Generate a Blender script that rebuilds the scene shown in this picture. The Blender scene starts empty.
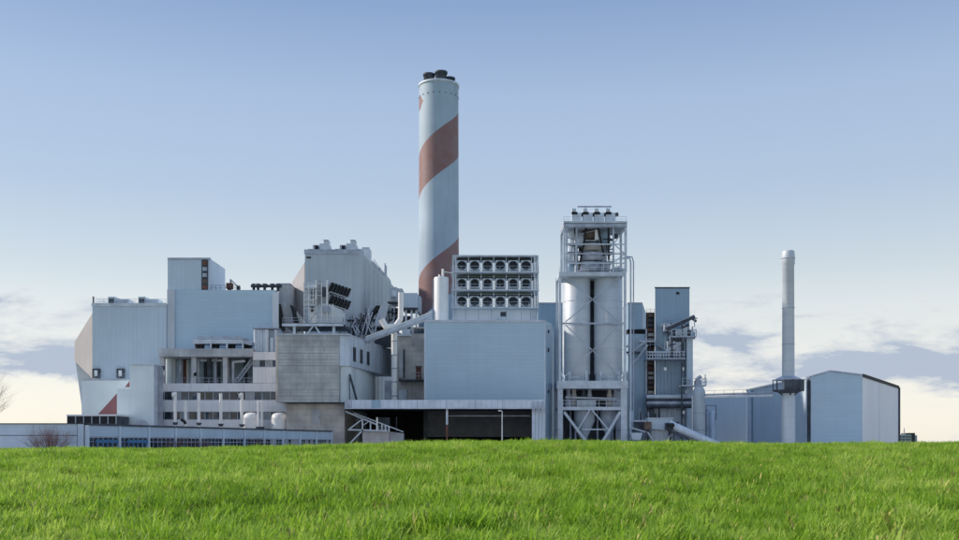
import bpy, math, random
from mathutils import Vector, Matrix
random.seed(7)
S = bpy.context.scene
COL = S.collection
R = math.radians
EYE = 1.6          # camera height above the yard
HZ = 445.0         # horizon row of the photograph (959x540)
F = 1000.0         # focal length in photograph pixels

# ------------------------------------------------------------------ camera
cam = bpy.data.cameras.new('camera'); camo = bpy.data.objects.new('camera', cam); COL.objects.link(camo)
camo.location = (0, 0, EYE); camo.rotation_euler = (R(90), 0, 0)
cam.sensor_width = 36; cam.lens = 36*F/959.0
cam.shift_y = (HZ-270)/959.0
cam.clip_start = 0.2; cam.clip_end = 20000
S.camera = camo

# ------------------------------------------------------------------ sky and sun
SUN_EL = R(30); SUN_AZ = R(-80)      # azimuth from +Y (view) axis, negative = left: low sun left of and behind the plant
sdir = Vector((math.sin(SUN_AZ)*math.cos(SUN_EL), math.cos(SUN_AZ)*math.cos(SUN_EL), math.sin(SUN_EL)))
W = bpy.data.worlds.new('World'); S.world = W; W.use_nodes = True
nt = W.node_tree; N = nt.nodes; L = nt.links; N.clear()
def nd(tree, typ, **kw):
    n = tree.nodes.new(typ)
    for k, v in kw.items(): setattr(n, k, v)
    return n
out = nd(nt, 'ShaderNodeOutputWorld'); bg = nd(nt, 'ShaderNodeBackground')
sky = nd(nt, 'ShaderNodeTexSky', sky_type='NISHITA', sun_disc=False)
sky.sun_elevation = SUN_EL; sky.sun_rotation = SUN_AZ
sky.air_density = 1.0; sky.dust_density = 0.6; sky.ozone_density = 1.6; sky.altitude = 300
tc = nd(nt, 'ShaderNodeTexCoord')
sep = nd(nt, 'ShaderNodeSeparateXYZ'); L.new(tc.outputs['Generated'], sep.inputs[0])
def wmath(op, a, b=None, c=None):
    n = nd(nt, 'ShaderNodeMath', operation=op)
    for i, v in enumerate((a, b, c)):
        if v is None: continue
        if hasattr(v, 'links'): L.new(v, n.inputs[i])
        else: n.inputs[i].default_value = v
    return n.outputs[0]
def wmix(fac, a, b, blend='MIX'):
    n = nd(nt, 'ShaderNodeMix', data_type='RGBA', blend_type=blend)
    for s, v in ((n.inputs[0], fac), (n.inputs[6], a), (n.inputs[7], b)):
        if hasattr(v, 'links'): L.new(v, s)
        else: s.default_value = v
    return n.outputs[2]
def wramp(val, stops, interp='LINEAR'):
    n = nd(nt, 'ShaderNodeValToRGB'); L.new(val, n.inputs[0]); n.color_ramp.interpolation = interp
    el = n.color_ramp.elements
    while len(el) < len(stops): el.new(0.5)
    for e, (p, c) in zip(el, stops): e.position = p; e.color = (c[0], c[1], c[2], 1) if isinstance(c, tuple) else (c, c, c, 1)
    return n.outputs[0]
SKYK = 0.105
base = wmix(1.0, sky.outputs[0], (SKYK, SKYK, SKYK, 1), 'MULTIPLY')
# thin high veil: evens the clear sky out, palest near the horizon
zel = wmath('MAXIMUM', sep.outputs[2], 0.0)
veil = wramp(zel, [(0.0, (0.635, 0.595, 0.53)), (0.045, (0.635, 0.603, 0.545)), (0.134, (0.51, 0.535, 0.535)), (0.172, (0.424, 0.472, 0.502)), (0.238, (0.325, 0.398, 0.494)), (0.326, (0.275, 0.355, 0.490)), (0.403, (0.179, 0.258, 0.413)), (1.0, (0.18, 0.26, 0.41))])
clear = wmix(0.85, base, veil)
# low banks of cloud, laid out by compass direction and elevation
uu = wmath('ARCTAN2', sep.outputs[0], sep.outputs[1])
cmb = nd(nt, 'ShaderNodeCombineXYZ'); L.new(wmath('MULTIPLY', uu, 8.5), cmb.inputs[0]); L.new(wmath('MULTIPLY', zel, 27.0), cmb.inputs[1]); cmb.inputs[2].default_value = 7.7
nz = nd(nt, 'ShaderNodeTexNoise'); nz.inputs['Scale'].default_value = 1.0; nz.inputs['Detail'].default_value = 9; nz.inputs['Roughness'].default_value = 0.62; nz.inputs['Distortion'].default_value = 0.25
L.new(cmb.outputs[0], nz.inputs['Vector'])
cth = wramp(zel, [(0.0, 0.50), (0.015, 0.53), (0.03, 0.52), (0.05, 0.45), (0.060, 0.37), (0.070, 0.31), (0.084, 0.33), (0.094, 0.39), (0.11, 0.42), (0.13, 0.48), (0.16, 0.70), (1.0, 1.0)])
cm = wmath('MULTIPLY', wmath('SUBTRACT', nz.outputs[0], cth), 5.5)
cmask = nd(nt, 'ShaderNodeClamp'); L.new(cm, cmask.inputs[0])
ccol = wramp(cmask.outputs[0], [(0.0, (0.60, 0.58, 0.55)), (0.35, (0.45, 0.47, 0.495)), (1.0, (0.26, 0.315, 0.41))])
skyc = wmix(wmath('MULTIPLY', cmask.outputs[0], 0.85), clear, ccol)
L.new(skyc, bg.inputs[0]); bg.inputs[1].default_value = 1.0
L.new(bg.outputs[0], out.inputs[0])

sl = bpy.data.lights.new('sun', 'SUN'); slo = bpy.data.objects.new('sun', sl); COL.objects.link(slo)
sl.energy = 2.6; sl.angle = R(3.0); sl.color = (1.0, 0.88, 0.77)
slo.rotation_euler = (-sdir).to_track_quat('-Z', 'Y').to_euler()
S.view_settings.view_transform = 'Standard'; S.view_settings.look = 'None'
S.view_settings.exposure = 0.6; S.view_settings.gamma = 1.0; S.view_settings.use_curve_mapping = False
S.render.resolution_x = 1024; S.render.resolution_y = 577
S.render.engine = 'CYCLES'

# ------------------------------------------------------------------ materials
MATS = {}
def mat(name, col, rough=0.6, metal=0.0, var=0.10, vscale=0.25, streak=0.0, ribs=None, ribk=0.25, bump=0.0, bscale=4.0, spec=0.4, seams=None):
    """painted / weathered surface: large blotches, vertical rain streaks, optional ribs ('x','y','z' spacing) as fine relief"""
    m = bpy.data.materials.new(name); m.use_nodes = True; t = m.node_tree; b = t.nodes['Principled BSDF']
    b.inputs['Roughness'].default_value = rough; b.inputs['Metallic'].default_value = metal
    b.inputs['Specular IOR Level'].default_value = spec
    g = nd(t, 'ShaderNodeNewGeometry'); ln = t.links
    def noise(vec_scale, scale, detail=4):
        mpn = nd(t, 'ShaderNodeMapping'); mpn.inputs['Scale'].default_value = vec_scale
        ln.new(g.outputs['Position'], mpn.inputs[0])
        n = nd(t, 'ShaderNodeTexNoise'); n.inputs['Scale'].default_value = scale; n.inputs['Detail'].default_value = detail
        ln.new(mpn.outputs[0], n.inputs['Vector']); return n.outputs[0]
    def mixc(fac, a, bb, blend='MIX'):
        n = nd(t, 'ShaderNodeMix', data_type='RGBA', blend_type=blend)
        for s, v in ((n.inputs[0], fac), (n.inputs[6], a), (n.inputs[7], bb)):
            if hasattr(v, 'links'): ln.new(v, s)
            else: s.default_value = v
        return n.outputs[2]
    def ramp(v, lo, hi, a=0.35, z=0.65):
        n = nd(t, 'ShaderNodeMapRange'); ln.new(v, n.inputs[0])
        n.inputs[1].default_value = a; n.inputs[2].default_value = z; n.inputs[3].default_value = lo; n.inputs[4].default_value = hi
        return n.outputs[0]
    c = (col[0], col[1], col[2], 1)
    dk = (col[0]*(1-2*var), col[1]*(1-2*var), col[2]*(1-1.8*var), 1)
    lt = tuple(min(1, v*(1+var)) for v in col)+(1,)
    cur = mixc(ramp(noise((1, 1, 1), vscale, 5), 0, 1), dk, lt)
    if streak:
        st = ramp(noise((1, 1, 0.06), 1.1, 3), 0, streak, 0.45, 0.75)
        cur = mixc(st, cur, (col[0]*0.45, col[1]*0.43, col[2]*0.40, 1))
    hgt = None
    if ribs:
        ax, sp = ribs
        sx = nd(t, 'ShaderNodeSeparateXYZ'); ln.new(g.outputs['Position'], sx.inputs[0])
        if ax == 'h': src = nd(t, 'ShaderNodeMath', operation='ADD'); ln.new(sx.outputs[0], src.inputs[0]); ln.new(sx.outputs[1], src.inputs[1]); src = src.outputs[0]
        else: src = sx.outputs[2]
        m1 = nd(t, 'ShaderNodeMath', operation='MULTIPLY'); ln.new(src, m1.inputs[0]); m1.inputs[1].default_value = 1/sp
        m2 = nd(t, 'ShaderNodeMath', operation='FRACT'); ln.new(m1.outputs[0], m2.inputs[0])
        m3 = nd(t, 'ShaderNodeMath', operation='LESS_THAN'); ln.new(m2.outputs[0], m3.inputs[0]); m3.inputs[1].default_value = 0.16
        m4 = nd(t, 'ShaderNodeMath', operation='MULTIPLY'); ln.new(m3.outputs[0], m4.inputs[0]); m4.inputs[1].default_value = ribk
        cur = mixc(m4.outputs[0], cur, (col[0]*0.5, col[1]*0.5, col[2]*0.52, 1))
        hgt = m3.outputs[0]
        # every run of sheet a touch lighter or darker than its neighbour
        m5 = nd(t, 'ShaderNodeMath', operation='FLOOR'); ln.new(m1.outputs[0], m5.inputs[0])
        wn = nd(t, 'ShaderNodeTexWhiteNoise', noise_dimensions='2D'); cxy = nd(t, 'ShaderNodeCombineXYZ'); ln.new(m5.outputs[0], cxy.inputs[0])
        hs = nd(t, 'ShaderNodeMath', operation='ADD'); ln.new(sx.outputs[0], hs.inputs[0]); ln.new(sx.outputs[1], hs.inputs[1])
        oth = sx.outputs[2] if ax == 'h' else hs.outputs[0]
        sh_ = nd(t, 'ShaderNodeMath', operation='MULTIPLY_ADD'); ln.new(m5.outputs[0], sh_.inputs[0]); sh_.inputs[1].default_value = 0.37; ln.new(oth, sh_.inputs[2])
        o2 = nd(t, 'ShaderNodeMath', operation='MULTIPLY'); ln.new(sh_.outputs[0], o2.inputs[0]); o2.inputs[1].default_value = 1/6.5
        o3 = nd(t, 'ShaderNodeMath', operation='FLOOR'); ln.new(o2.outputs[0], o3.inputs[0]); ln.new(o3.outputs[0], cxy.inputs[1])
        ln.new(cxy.outputs[0], wn.inputs['Vector'])
        cur = mixc(ramp(wn.outputs['Value'], 0, 0.10, 0, 1), cur, (col[0]*0.6, col[1]*0.6, col[2]*0.6, 1))
    ln.new(cur, b.inputs['Base Color'])
    if bump or hgt is not None:
        bn = nd(t, 'ShaderNodeBump'); bn.inputs['Strength'].default_value = bump if bump else 0.25; bn.inputs['Distance'].default_value = 0.05
        if bump: ln.new(noise((1, 1, 1), bscale, 6), bn.inputs['Height'])
        else: ln.new(hgt, bn.inputs['Height']); bn.invert = True
        ln.new(bn.outputs[0], b.inputs['Normal'])
    MATS[name] = m; return m
mat('clad_blue', (0.600, 0.708, 0.792), 0.55, 0, 0.04, 0.07, 0.08, ('h', 1.05), 0.12)
mat('clad_hall', (0.552, 0.708, 0.816), 0.5, 0, 0.03, 0.06, 0.06, ('z', 0.9), 0.10)
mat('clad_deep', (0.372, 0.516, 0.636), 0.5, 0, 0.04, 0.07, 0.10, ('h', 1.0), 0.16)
mat('clad_grey', (0.598, 0.644, 0.690), 0.6, 0, 0.06, 0.08, 0.18, ('h', 1.2), 0.14)
mat('clad_warm', (0.455, 0.44, 0.44), 0.6, 0, 0.05, 0.1, 0.1, ('h', 0.8), 0.12)  # flank cladding; warmth of the sun falling there is put into its colour
mat('clad_white', (0.82, 0.85, 0.88), 0.5, 0, 0.03, 0.1, 0.10, ('h', 1.1), 0.08)
mat('clad_hull', (0.528, 0.588, 0.636), 0.6, 0, 0.05, 0.08, 0.12, ('h', 2.2), 0.12)
mat('white_panel', (0.84, 0.85, 0.87), 0.6, 0, 0.03, 0.3, 0.10, ('h', 1.15), 0.10)
mat('concrete', (0.58, 0.59, 0.565), 0.85, 0, 0.14, 0.25, 0.25, ('z', 0.75), 0.35, 0)
mat('concrete_plain', (0.540, 0.552, 0.564), 0.85, 0, 0.12, 0.3, 0.3, None, 0, 0.15)
mat('concrete_warm', (0.632, 0.598, 0.552), 0.85, 0, 0.12, 0.3, 0.35, ('z', 1.4), 0.2)
mat('silver_clad', (0.690, 0.782, 0.874), 0.45, 0.15, 0.06, 0.4, 0.15, ('h', 1.3), 0.22)
mat('render_white', (0.792, 0.869, 0.880), 0.7, 0, 0.03, 0.2, 0.07)
mat('steel', (0.494, 0.540, 0.621), 0.55, 0.2, 0.12, 0.6, 0.2)
mat('steel_light', (0.627, 0.688, 0.749), 0.5, 0.1, 0.08, 0.6, 0.12)
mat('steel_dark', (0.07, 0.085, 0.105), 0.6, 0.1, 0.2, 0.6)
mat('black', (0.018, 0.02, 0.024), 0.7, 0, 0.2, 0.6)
mat('fan_black', (0.02, 0.022, 0.027), 0.5, 0, 0.2, 0.6)
mat('rust_red', (0.2, 0.085, 0.06), 0.75, 0, 0.2, 0.5)
mat('red_paint', (0.35, 0.15, 0.16), 0.65, 0, 0.08, 0.3, 0.1)
mat('brown_slat', (0.16, 0.11, 0.085), 0.7, 0, 0.2, 0.7)
mat('pipe_white', (0.88, 0.87, 0.84), 0.4, 0, 0.03, 0.8, 0.06)
mat('tank_white', (0.88, 0.88, 0.87), 0.4, 0, 0.03, 0.4, 0.06)
mat('silo_metal', (0.627, 0.688, 0.738), 0.5, 0.12, 0.03, 0.25, 0.06, ('z', 2.6), 0.10)
mat('shed_blue', (0.504, 0.636, 0.744), 0.55, 0, 0.05, 0.2, 0.12, ('z', 0.55), 0.12)
mat('shed_pale', (0.644, 0.759, 0.851), 0.55, 0, 0.04, 0.2, 0.12, ('z', 0.6), 0.10)
mat('blue_paint', (0.05, 0.17, 0.33), 0.45, 0, 0.08, 0.8)
mat('roller_grey', (0.13, 0.14, 0.15), 0.6, 0, 0.1, 0.5, 0.1, ('z', 0.5), 0.3)
mat('roof_dark', (0.05, 0.055, 0.06), 0.7, 0, 0.2, 0.5)
mat('blind', (0.34, 0.37, 0.4), 0.6, 0, 0.08, 0.8)
mat('twig', (0.2, 0.12, 0.115), 0.85, 0, 0.2, 2)
mat('bark', (0.05, 0.042, 0.038), 0.9, 0, 0.2, 2)
mat('yard_bounce', (0.42, 0.41, 0.39), 0.9, 0, 0.2, 0.15, 0, None, 0, 0.3)  # unseen yard, made pale to bounce sunlight up onto the front walls
mat('hall_white', (0.9, 0.91, 0.92), 0.5, 0, 0.02, 0.1, 0.04, ('h', 1.6), 0.06)
mat('far_wall', (0.4, 0.44, 0.48), 0.7, 0, 0.05, 0.2)
def glass(name, col, rough=0.08):
    m = mat(name, col, rough, 0, 0.25, 0.9); m.node_tree.nodes['Principled BSDF'].inputs['Specular IOR Level'].default_value = 0.6
    return m
glass('glass', (0.022, 0.033, 0.047)); glass('glass_blue', (0.045, 0.075, 0.11))

# ------------------------------------------------------------------ builders
def X(px, Y): return (px-480)*Y/F
def Z(py, Y): return EYE+(HZ-py)*Y/F
def P(px, py, Y): return Vector((X(px, Y), Y, Z(py, Y)))
GZ = -0.3
def root_loc(o):
    while o.parent: o = o.parent
    return o.location
class MB:
    def __init__(s): s.v = []; s.f = []; s.smooth = set()
    def add(s, vs, fs, smooth=False):
        n = len(s.v); s.v += [tuple(v) for v in vs]
        for f in fs:
            if smooth: s.smooth.add(len(s.f))
            s.f.append([i+n for i in f])
        return s
    def box(s, x0, x1, y0, y1, z0, z1):
        return s.add([(x0,y0,z0),(x1,y0,z0),(x1,y1,z0),(x0,y1,z0),(x0,y0,z1),(x1,y0,z1),(x1,y1,z1),(x0,y1,z1)],
                     [(0,3,2,1),(4,5,6,7),(0,1,5,4),(1,2,6,5),(2,3,7,6),(3,0,4,7)])
    def pb(s, x0, y0, x1, y1, Y, d):                   # photo rectangle at depth Y, d metres deep
        return s.box(X(x0,Y), X(x1,Y), Y, Y+d, GZ if y1 is None else Z(y1,Y), Z(y0,Y))
    def extr(s, pts, Y, d):                            # outline at depth Y, extruded back d metres
        p = [P(a, b, Y) if b is not None else Vector((X(a,Y),Y,GZ)) for a, b in pts]
        n = len(p); q = [v+Vector((0,d,0)) for v in p]
        return s.add(p+q, [list(range(n-1,-1,-1)), list(range(n,2*n))]+[[i,(i+1)%n,n+(i+1)%n,n+i] for i in range(n)])
    def prism(s, fp, z0, z1):                          # plan outline (counter-clockwise), z1 number or list
        n = len(fp); zt = z1 if isinstance(z1, (list, tuple)) else [z1]*n
        return s.add([(x,y,z0) for x,y in fp]+[(fp[i][0],fp[i][1],zt[i]) for i in range(n)],
                     [list(range(n-1,-1,-1)), list(range(n,2*n))]+[[i,(i+1)%n,n+(i+1)%n,n+i] for i in range(n)])
    def bar(s, p, q, w, h=None):                       # square section member
        p = Vector(p); q = Vector(q); h = h or w; d = (q-p).normalized()
        up = Vector((0,0,1)) if abs(d.z) < 0.95 else Vector((0,1,0))
        a = d.cross(up).normalized()*w/2; b = a.cross(d).normalized()*h/2
        vs = [p-a-b,p+a-b,p+a+b,p-a+b,q-a-b,q+a-b,q+a+b,q-a+b]
        return s.add(vs, [(0,1,2,3),(7,6,5,4),(0,4,5,1),(1,5,6,2),(2,6,7,3),(3,7,4,0)])
    def tube(s, p, q, r, r1=None, n=10, caps=True):
        p = Vector(p); q = Vector(q); r1 = r if r1 is None else r1; d = (q-p).normalized()
        up = Vector((0,0,1)) if abs(d.z) < 0.95 else Vector((0,1,0))
        a = d.cross(up).normalized(); b = a.cross(d).normalized()
        c = [(a*math.cos(2*math.pi*i/n)+b*math.sin(2*math.pi*i/n)) for i in range(n)]
        s.add([p+k*r for k in c]+[q+k*r1 for k in c], [(i,(i+1)%n,n+(i+1)%n,n+i) for i in range(n)], True)
        if caps: s.add([p+k*r for k in c]+[q+k*r1 for k in c], [list(range(n-1,-1,-1)), list(range(n,2*n))])
        return s
    def path(s, pts, r, n=10):
        for a, b in zip(pts, pts[1:]): s.tube(a, b, r, n=n)
        for a in pts[1:-1]: s.ball(a, r*1.02)
        return s
    def ball(s, c, r, n=10, m=6):
        c = Vector(c); vs = []; fs = []
        for j in range(m+1):
            t = math.pi*j/m
            for i in range(n):
                u = 2*math.pi*i/n; vs.append(c+Vector((math.sin(t)*math.cos(u), math.sin(t)*math.sin(u), math.cos(t)))*r)
        for j in range(m):
            for i in range(n): fs.append((j*n+i, (j+1)*n+i, (j+1)*n+(i+1)%n, j*n+(i+1)%n))
        return s.add(vs, fs, True)
    def lathe(s, cx, cy, prof, n=24, smooth=True):
        vs = []; fs = []
        for r, z in prof:
            for i in range(n):
                u = 2*math.pi*i/n; vs.append((cx+r*math.cos(u), cy+r*math.sin(u), z))
        m = len(prof)
        for j in range(m-1):
            for i in range(n): fs.append((j*n+i, j*n+(i+1)%n, (j+1)*n+(i+1)%n, (j+1)*n+i))
        s.add(vs, fs, smooth)
        return s.add(vs[-n:], [list(range(n))]).add(vs[:n], [list(range(n-1,-1,-1))])
    def rail(s, pts, h=1.1, step=2.2, w=0.09):
        pts = [Vector(p) for p in pts]; up = Vector((0,0,1))
        for a, b in zip(pts, pts[1:]):
            s.bar(a+up*h, b+up*h, w); s.bar(a+up*h*0.5, b+up*h*0.5, w*0.8)
            k = max(1, round((b-a).length/step))
            for i in range(k+1):
                q = a.lerp(b, i/k); s.bar(q, q+up*h, w)
        return s
    def ladder(s, a, b, wv, rungs=0.45, w=0.09):
        a = Vector(a); b = Vector(b); wv = Vector(wv)
        s.bar(a-wv, b-wv, w); s.bar(a+wv, b+wv, w); k = max(2, int((b-a).length/rungs))
        for i in range(k+1):
            q = a.lerp(b, i/k); s.bar(q-wv, q+wv, w*0.7)
        return s
    def build(s, name, material, parent=None, origin=None, kind=None):
        o0 = root_loc(parent) if parent else Vector(origin or (0,0,0))
        me = bpy.data.meshes.new(name); me.from_pydata([Vector(v)-o0 for v in s.v], [], s.f)
        me.materials.append(MATS[material] if isinstance(material, str) else material)
        for i in s.smooth: me.polygons[i].use_smooth = True
        me.validate(); me.update()
        o = bpy.data.objects.new(name, me); COL.objects.link(o)
        if parent: o.parent = parent
        else: o.location = o0
        if kind: o['kind'] = kind
        return o
def tag(o, label, cat, group=None):
    o['label'] = label; o['category'] = cat
    if group: o['group'] = group
    return o
def thing(name, loc, label, cat, group=None):
    o = bpy.data.objects.new(name, None); COL.objects.link(o); o.location = loc; o.empty_display_size = 1
    return tag(o, label, cat, group)
def copy_tree(o, parent=None):
    c = o.copy(); COL.objects.link(c); c.parent = parent
    for ch in list(o.children): copy_tree(ch, c)
    return c
def pbx(root, name, material, x0, y0, x1, y1, Y, d):
    return MB().pb(x0, y0, x1, y1, Y, d).build(name, material, root)

# ------------------------------------------------------------------ ground
def field_z(x, y):
    if y < 0: return 0.0
    px = 480+F*x/max(y, 8)
    # height of the crest follows the gentle swell of the field
    c = -0.165 - 0.36*min(1, max(0, (420-px)/300))**1.0 - 0.06*min(1, max(0, (px-640)/320)) + 0.05*math.sin(px*0.013+1.0)
    top = EYE + c
    if y <= 48: t = 1-(1-y/48.0)**2
    else: t = max(0.0, 1-((y-48)/62.0)**2) if y < 110 else 0.0
    r = 0.035*math.sin(x*0.7+y*0.31)+0.03*math.sin(x*0.27-y*0.6)
    return top*t + r*min(1, y/10)*(1 if y < 90 else 0)
def sheet(xs, ys, fz, name, material, kind='structure'):
    m = MB(); nx = len(xs)
    vs = [(x, y, fz(x, y)) for y in ys for x in xs]
    fs = [(j*nx+i, j*nx+i+1, (j+1)*nx+i+1, (j+1)*nx+i) for j in range(len(ys)-1) for i in range(nx-1)]
    m.add(vs, fs, True); return m.build(name, material, kind=kind)
gm = bpy.data.materials.new('field_soil'); gm.use_nodes = True; t = gm.node_tree; b = t.nodes['Principled BSDF']
g = nd(t, 'ShaderNodeNewGeometry'); n1 = nd(t, 'ShaderNodeTexNoise'); n1.inputs['Scale'].default_value = 0.6; n1.inputs['Detail'].default_value = 8
t.links.new(g.outputs['Position'], n1.inputs['Vector'])
cr = nd(t, 'ShaderNodeValToRGB'); t.links.new(n1.outputs[0], cr.inputs[0])
cr.color_ramp.elements[0].position = 0.3; cr.color_ramp.elements[0].color = (0.060, 0.110, 0.015, 1)
cr.color_ramp.elements[1].position = 0.7; cr.color_ramp.elements[1].color = (0.110, 0.190, 0.025, 1)
t.links.new(cr.outputs[0], b.inputs['Base Color']); b.inputs['Roughness'].default_value = 0.9
xs = [-6000,-2500,-900,-400,-200,-120]+[-80+2.0*i for i in range(81)]+[120,200,400,900,2500,6000]
ys = [-6000,-1500,-300,-80,-30,-8]+[-2+1.5*i for i in range(76)]+[125,150,200,300,500,1200,3000,9000]
sheet(xs, ys, field_z, 'ground', gm)
MB().add([(-140,118,0.004),(260,118,0.004),(260,330,0.004),(-140,330,0.004)], [(0,1,2,3)]).build('yard_paving', 'yard_bounce', kind='structure')

# grass: blades in small tufts scattered over the field
gr = bpy.data.materials.new('grass_blade'); gr.use_nodes = True; t = gr.node_tree; t.nodes.clear()
go = nd(t, 'ShaderNodeOutputMaterial'); df = nd(t, 'ShaderNodeBsdfPrincipled'); tr = nd(t, 'ShaderNodeBsdfTranslucent'); mx = nd(t, 'ShaderNodeMixShader')
oi = nd(t, 'ShaderNodeObjectInfo'); g = nd(t, 'ShaderNodeNewGeometry')
n1 = nd(t, 'ShaderNodeTexNoise'); n1.inputs['Scale'].default_value = 0.32; n1.inputs['Detail'].default_value = 6; t.links.new(g.outputs['Position'], n1.inputs['Vector'])
ad = nd(t, 'ShaderNodeMath', operation='MULTIPLY_ADD'); t.links.new(oi.outputs['Random'], ad.inputs[0]); ad.inputs[1].default_value = 0.45
sb = nd(t, 'ShaderNodeMath', operation='MULTIPLY_ADD'); t.links.new(n1.outputs[0], sb.inputs[0]); sb.inputs[1].default_value = 1.3; sb.inputs[2].default_value = -0.35
t.links.new(sb.outputs[0], ad.inputs[2])
cr = nd(t, 'ShaderNodeValToRGB'); t.links.new(ad.outputs[0], cr.inputs[0])
cr.color_ramp.elements.new(0.5)
for e, (p, c) in zip(cr.color_ramp.elements, [(0.1, (0.150, 0.290, 0.020, 1)), (0.5, (0.330, 0.530, 0.045, 1)), (1.0, (0.600, 0.720, 0.170, 1))]):
    e.position = p; e.color = c
t.links.new(cr.outputs[0], df.inputs['Base Color']); df.inputs['Roughness'].default_value = 0.5; df.inputs['Specular IOR Level'].default_value = 0.3
t.links.new(cr.outputs[0], tr.inputs[0]); mx.inputs[0].default_value = 0.52
t.links.new(df.outputs[0], mx.inputs[1]); t.links.new(tr.outputs[0], mx.inputs[2]); t.links.new(mx.outputs[0], go.inputs[0])
def tuft_mesh(seed, nb, rad, hmin, hmax, material=None):
    r = random.Random(seed); vs = []; fs = []
    for k in range(nb):
        a = r.uniform(0, 6.283); d = rad*math.sqrt(r.random()); x, y = d*math.cos(a), d*math.sin(a)
        h = r.uniform(hmin, hmax); ba = r.uniform(0, 6.283); lean = r.uniform(0.15, 0.75)*h; w = r.uniform(0.005, 0.0105)
        dx, dy = math.cos(ba), math.sin(ba); px_, py_ = -dy*w, dx*w; n = len(vs)
        for (tt, ww) in ((0, 1), (0.5, 0.9), (0.82, 0.6)):
            l = lean*tt*tt; zz = h*(tt-0.18*tt*tt*lean/h)
            vs += [(x+dx*l-px_*ww, y+dy*l-py_*ww, zz), (x+dx*l+px_*ww, y+dy*l+py_*ww, zz)]
        vs.append((x+dx*lean, y+dy*lean, h*(1-0.3*lean/h)))
        fs += [(n, n+1, n+3, n+2), (n+2, n+3, n+5, n+4), (n+4, n+5, n+6)]
    me = bpy.data.meshes.new('grass_tuft'); me.from_pydata(vs, [], fs); me.materials.append(material or gr)
    for p_ in me.polygons: p_.use_smooth = True
    return me
gxs = None
m = MB(); rows = [8+1.5*i for i in range(36)]
vs = []; fs = []
for y in rows:
    hw = 0.53*y+15
    for i in range(41):
        x = -hw+2*hw*i/40; vs.append((x, y, field_z(x, y)))
for j in range(len(rows)-1):
    for i in range(40): fs.append((j*41+i, j*41+i+1, (j+1)*41+i+1, (j+1)*41+i))
m.add(vs, fs)
grass = m.build('grass', gr, kind='stuff')
tag(grass, 'lush green meadow grass covering the whole field in the foreground', 'grass')
tufts = bpy.data.collections.new('tufts')
for k in range(6):
    o = bpy.data.objects.new('grass_tuft', tuft_mesh(k, 34, 0.13, 0.10, 0.24+0.03*(k % 3))); tufts.objects.link(o)
mat('straw', (0.50, 0.44, 0.13), 0.7, 0, 0.2, 3)
o = bpy.data.objects.new('grass_tuft', tuft_mesh(40, 9, 0.12, 0.10, 0.24, MATS['straw'])); tufts.objects.link(o)
clumps = bpy.data.collections.new('clumps')
for k in range(4):
    o = bpy.data.objects.new('grass_clump', tuft_mesh(60+k, 70, 0.16, 0.16, 0.36+0.03*k)); clumps.objects.link(o)
ng = bpy.data.node_groups.new('grass_scatter', 'GeometryNodeTree')
ng.interface.new_socket('Geometry', in_out='INPUT', socket_type='NodeSocketGeometry'); ng.interface.new_socket('Geometry', in_out='OUTPUT', socket_type='NodeSocketGeometry')
gi = ng.nodes.new('NodeGroupInput'); gout = ng.nodes.new('NodeGroupOutput')
ds = ng.nodes.new('GeometryNodeDistributePointsOnFaces'); ds.inputs['Density'].default_value = 62
ci = ng.nodes.new('GeometryNodeCollectionInfo'); ci.inputs[0].default_value = tufts; ci.inputs['Separate Children'].default_value = True; ci.inputs['Reset Children'].default_value = True
ip = ng.nodes.new('GeometryNodeInstanceOnPoints'); ip.inputs['Pick Instance'].default_value = True
rv = ng.nodes.new('FunctionNodeRandomValue'); rv.data_type = 'FLOAT_VECTOR'
rv.inputs[0].default_value = (-0.16, -0.16, 0); rv.inputs[1].default_value = (0.16, 0.16, 6.283)
pn = ng.nodes.new('GeometryNodeInputPosition'); tn = ng.nodes.new('ShaderNodeTexNoise'); tn.inputs['Scale'].default_value = 0.9; tn.inputs['Detail'].default_value = 5
mr = ng.nodes.new('ShaderNodeMapRange'); mr.inputs[1].default_value = 0.3; mr.inputs[2].default_value = 0.72; mr.inputs[3].default_value = 0.5; mr.inputs[4].default_value = 1.55
rs = ng.nodes.new('FunctionNodeRandomValue'); rs.inputs[2].default_value = 0.7; rs.inputs[3].default_value = 1.25
ml = ng.nodes.new('ShaderNodeMath'); ml.operation = 'MULTIPLY'
K = ng.links
K.new(gi.outputs[0], ds.inputs[0]); K.new(ds.outputs['Points'], ip.inputs['Points']); K.new(ci.outputs[0], ip.inputs['Instance'])
K.new(rv.outputs[0], ip.inputs['Rotation']); K.new(pn.outputs[0], tn.inputs['Vector']); K.new(tn.outputs[0], mr.inputs[0])
K.new(mr.outputs[0], ml.inputs[0]); K.new(rs.outputs[1], ml.inputs[1]); K.new(ml.outputs[0], ip.inputs['Scale'])
jn = ng.nodes.new('GeometryNodeJoinGeometry'); K.new(ip.outputs[0], jn.inputs[0]); K.new(jn.outputs[0], gout.inputs[0])
d2 = ng.nodes.new('GeometryNodeDistributePointsOnFaces'); d2.inputs['Density'].default_value = 1.6; d2.inputs['Seed'].default_value = 9
c2 = ng.nodes.new('GeometryNodeCollectionInfo'); c2.inputs[0].default_value = clumps; c2.inputs['Separate Children'].default_value = True; c2.inputs['Reset Children'].default_value = True
i2 = ng.nodes.new('GeometryNodeInstanceOnPoints'); i2.inputs['Pick Instance'].default_value = True
r2 = ng.nodes.new('FunctionNodeRandomValue'); r2.inputs[2].default_value = 0.5; r2.inputs[3].default_value = 1.15; r2.inputs['Seed'].default_value = 4
K.new(gi.outputs[0], d2.inputs[0]); K.new(d2.outputs['Points'], i2.inputs['Points']); K.new(c2.outputs[0], i2.inputs['Instance'])
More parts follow.
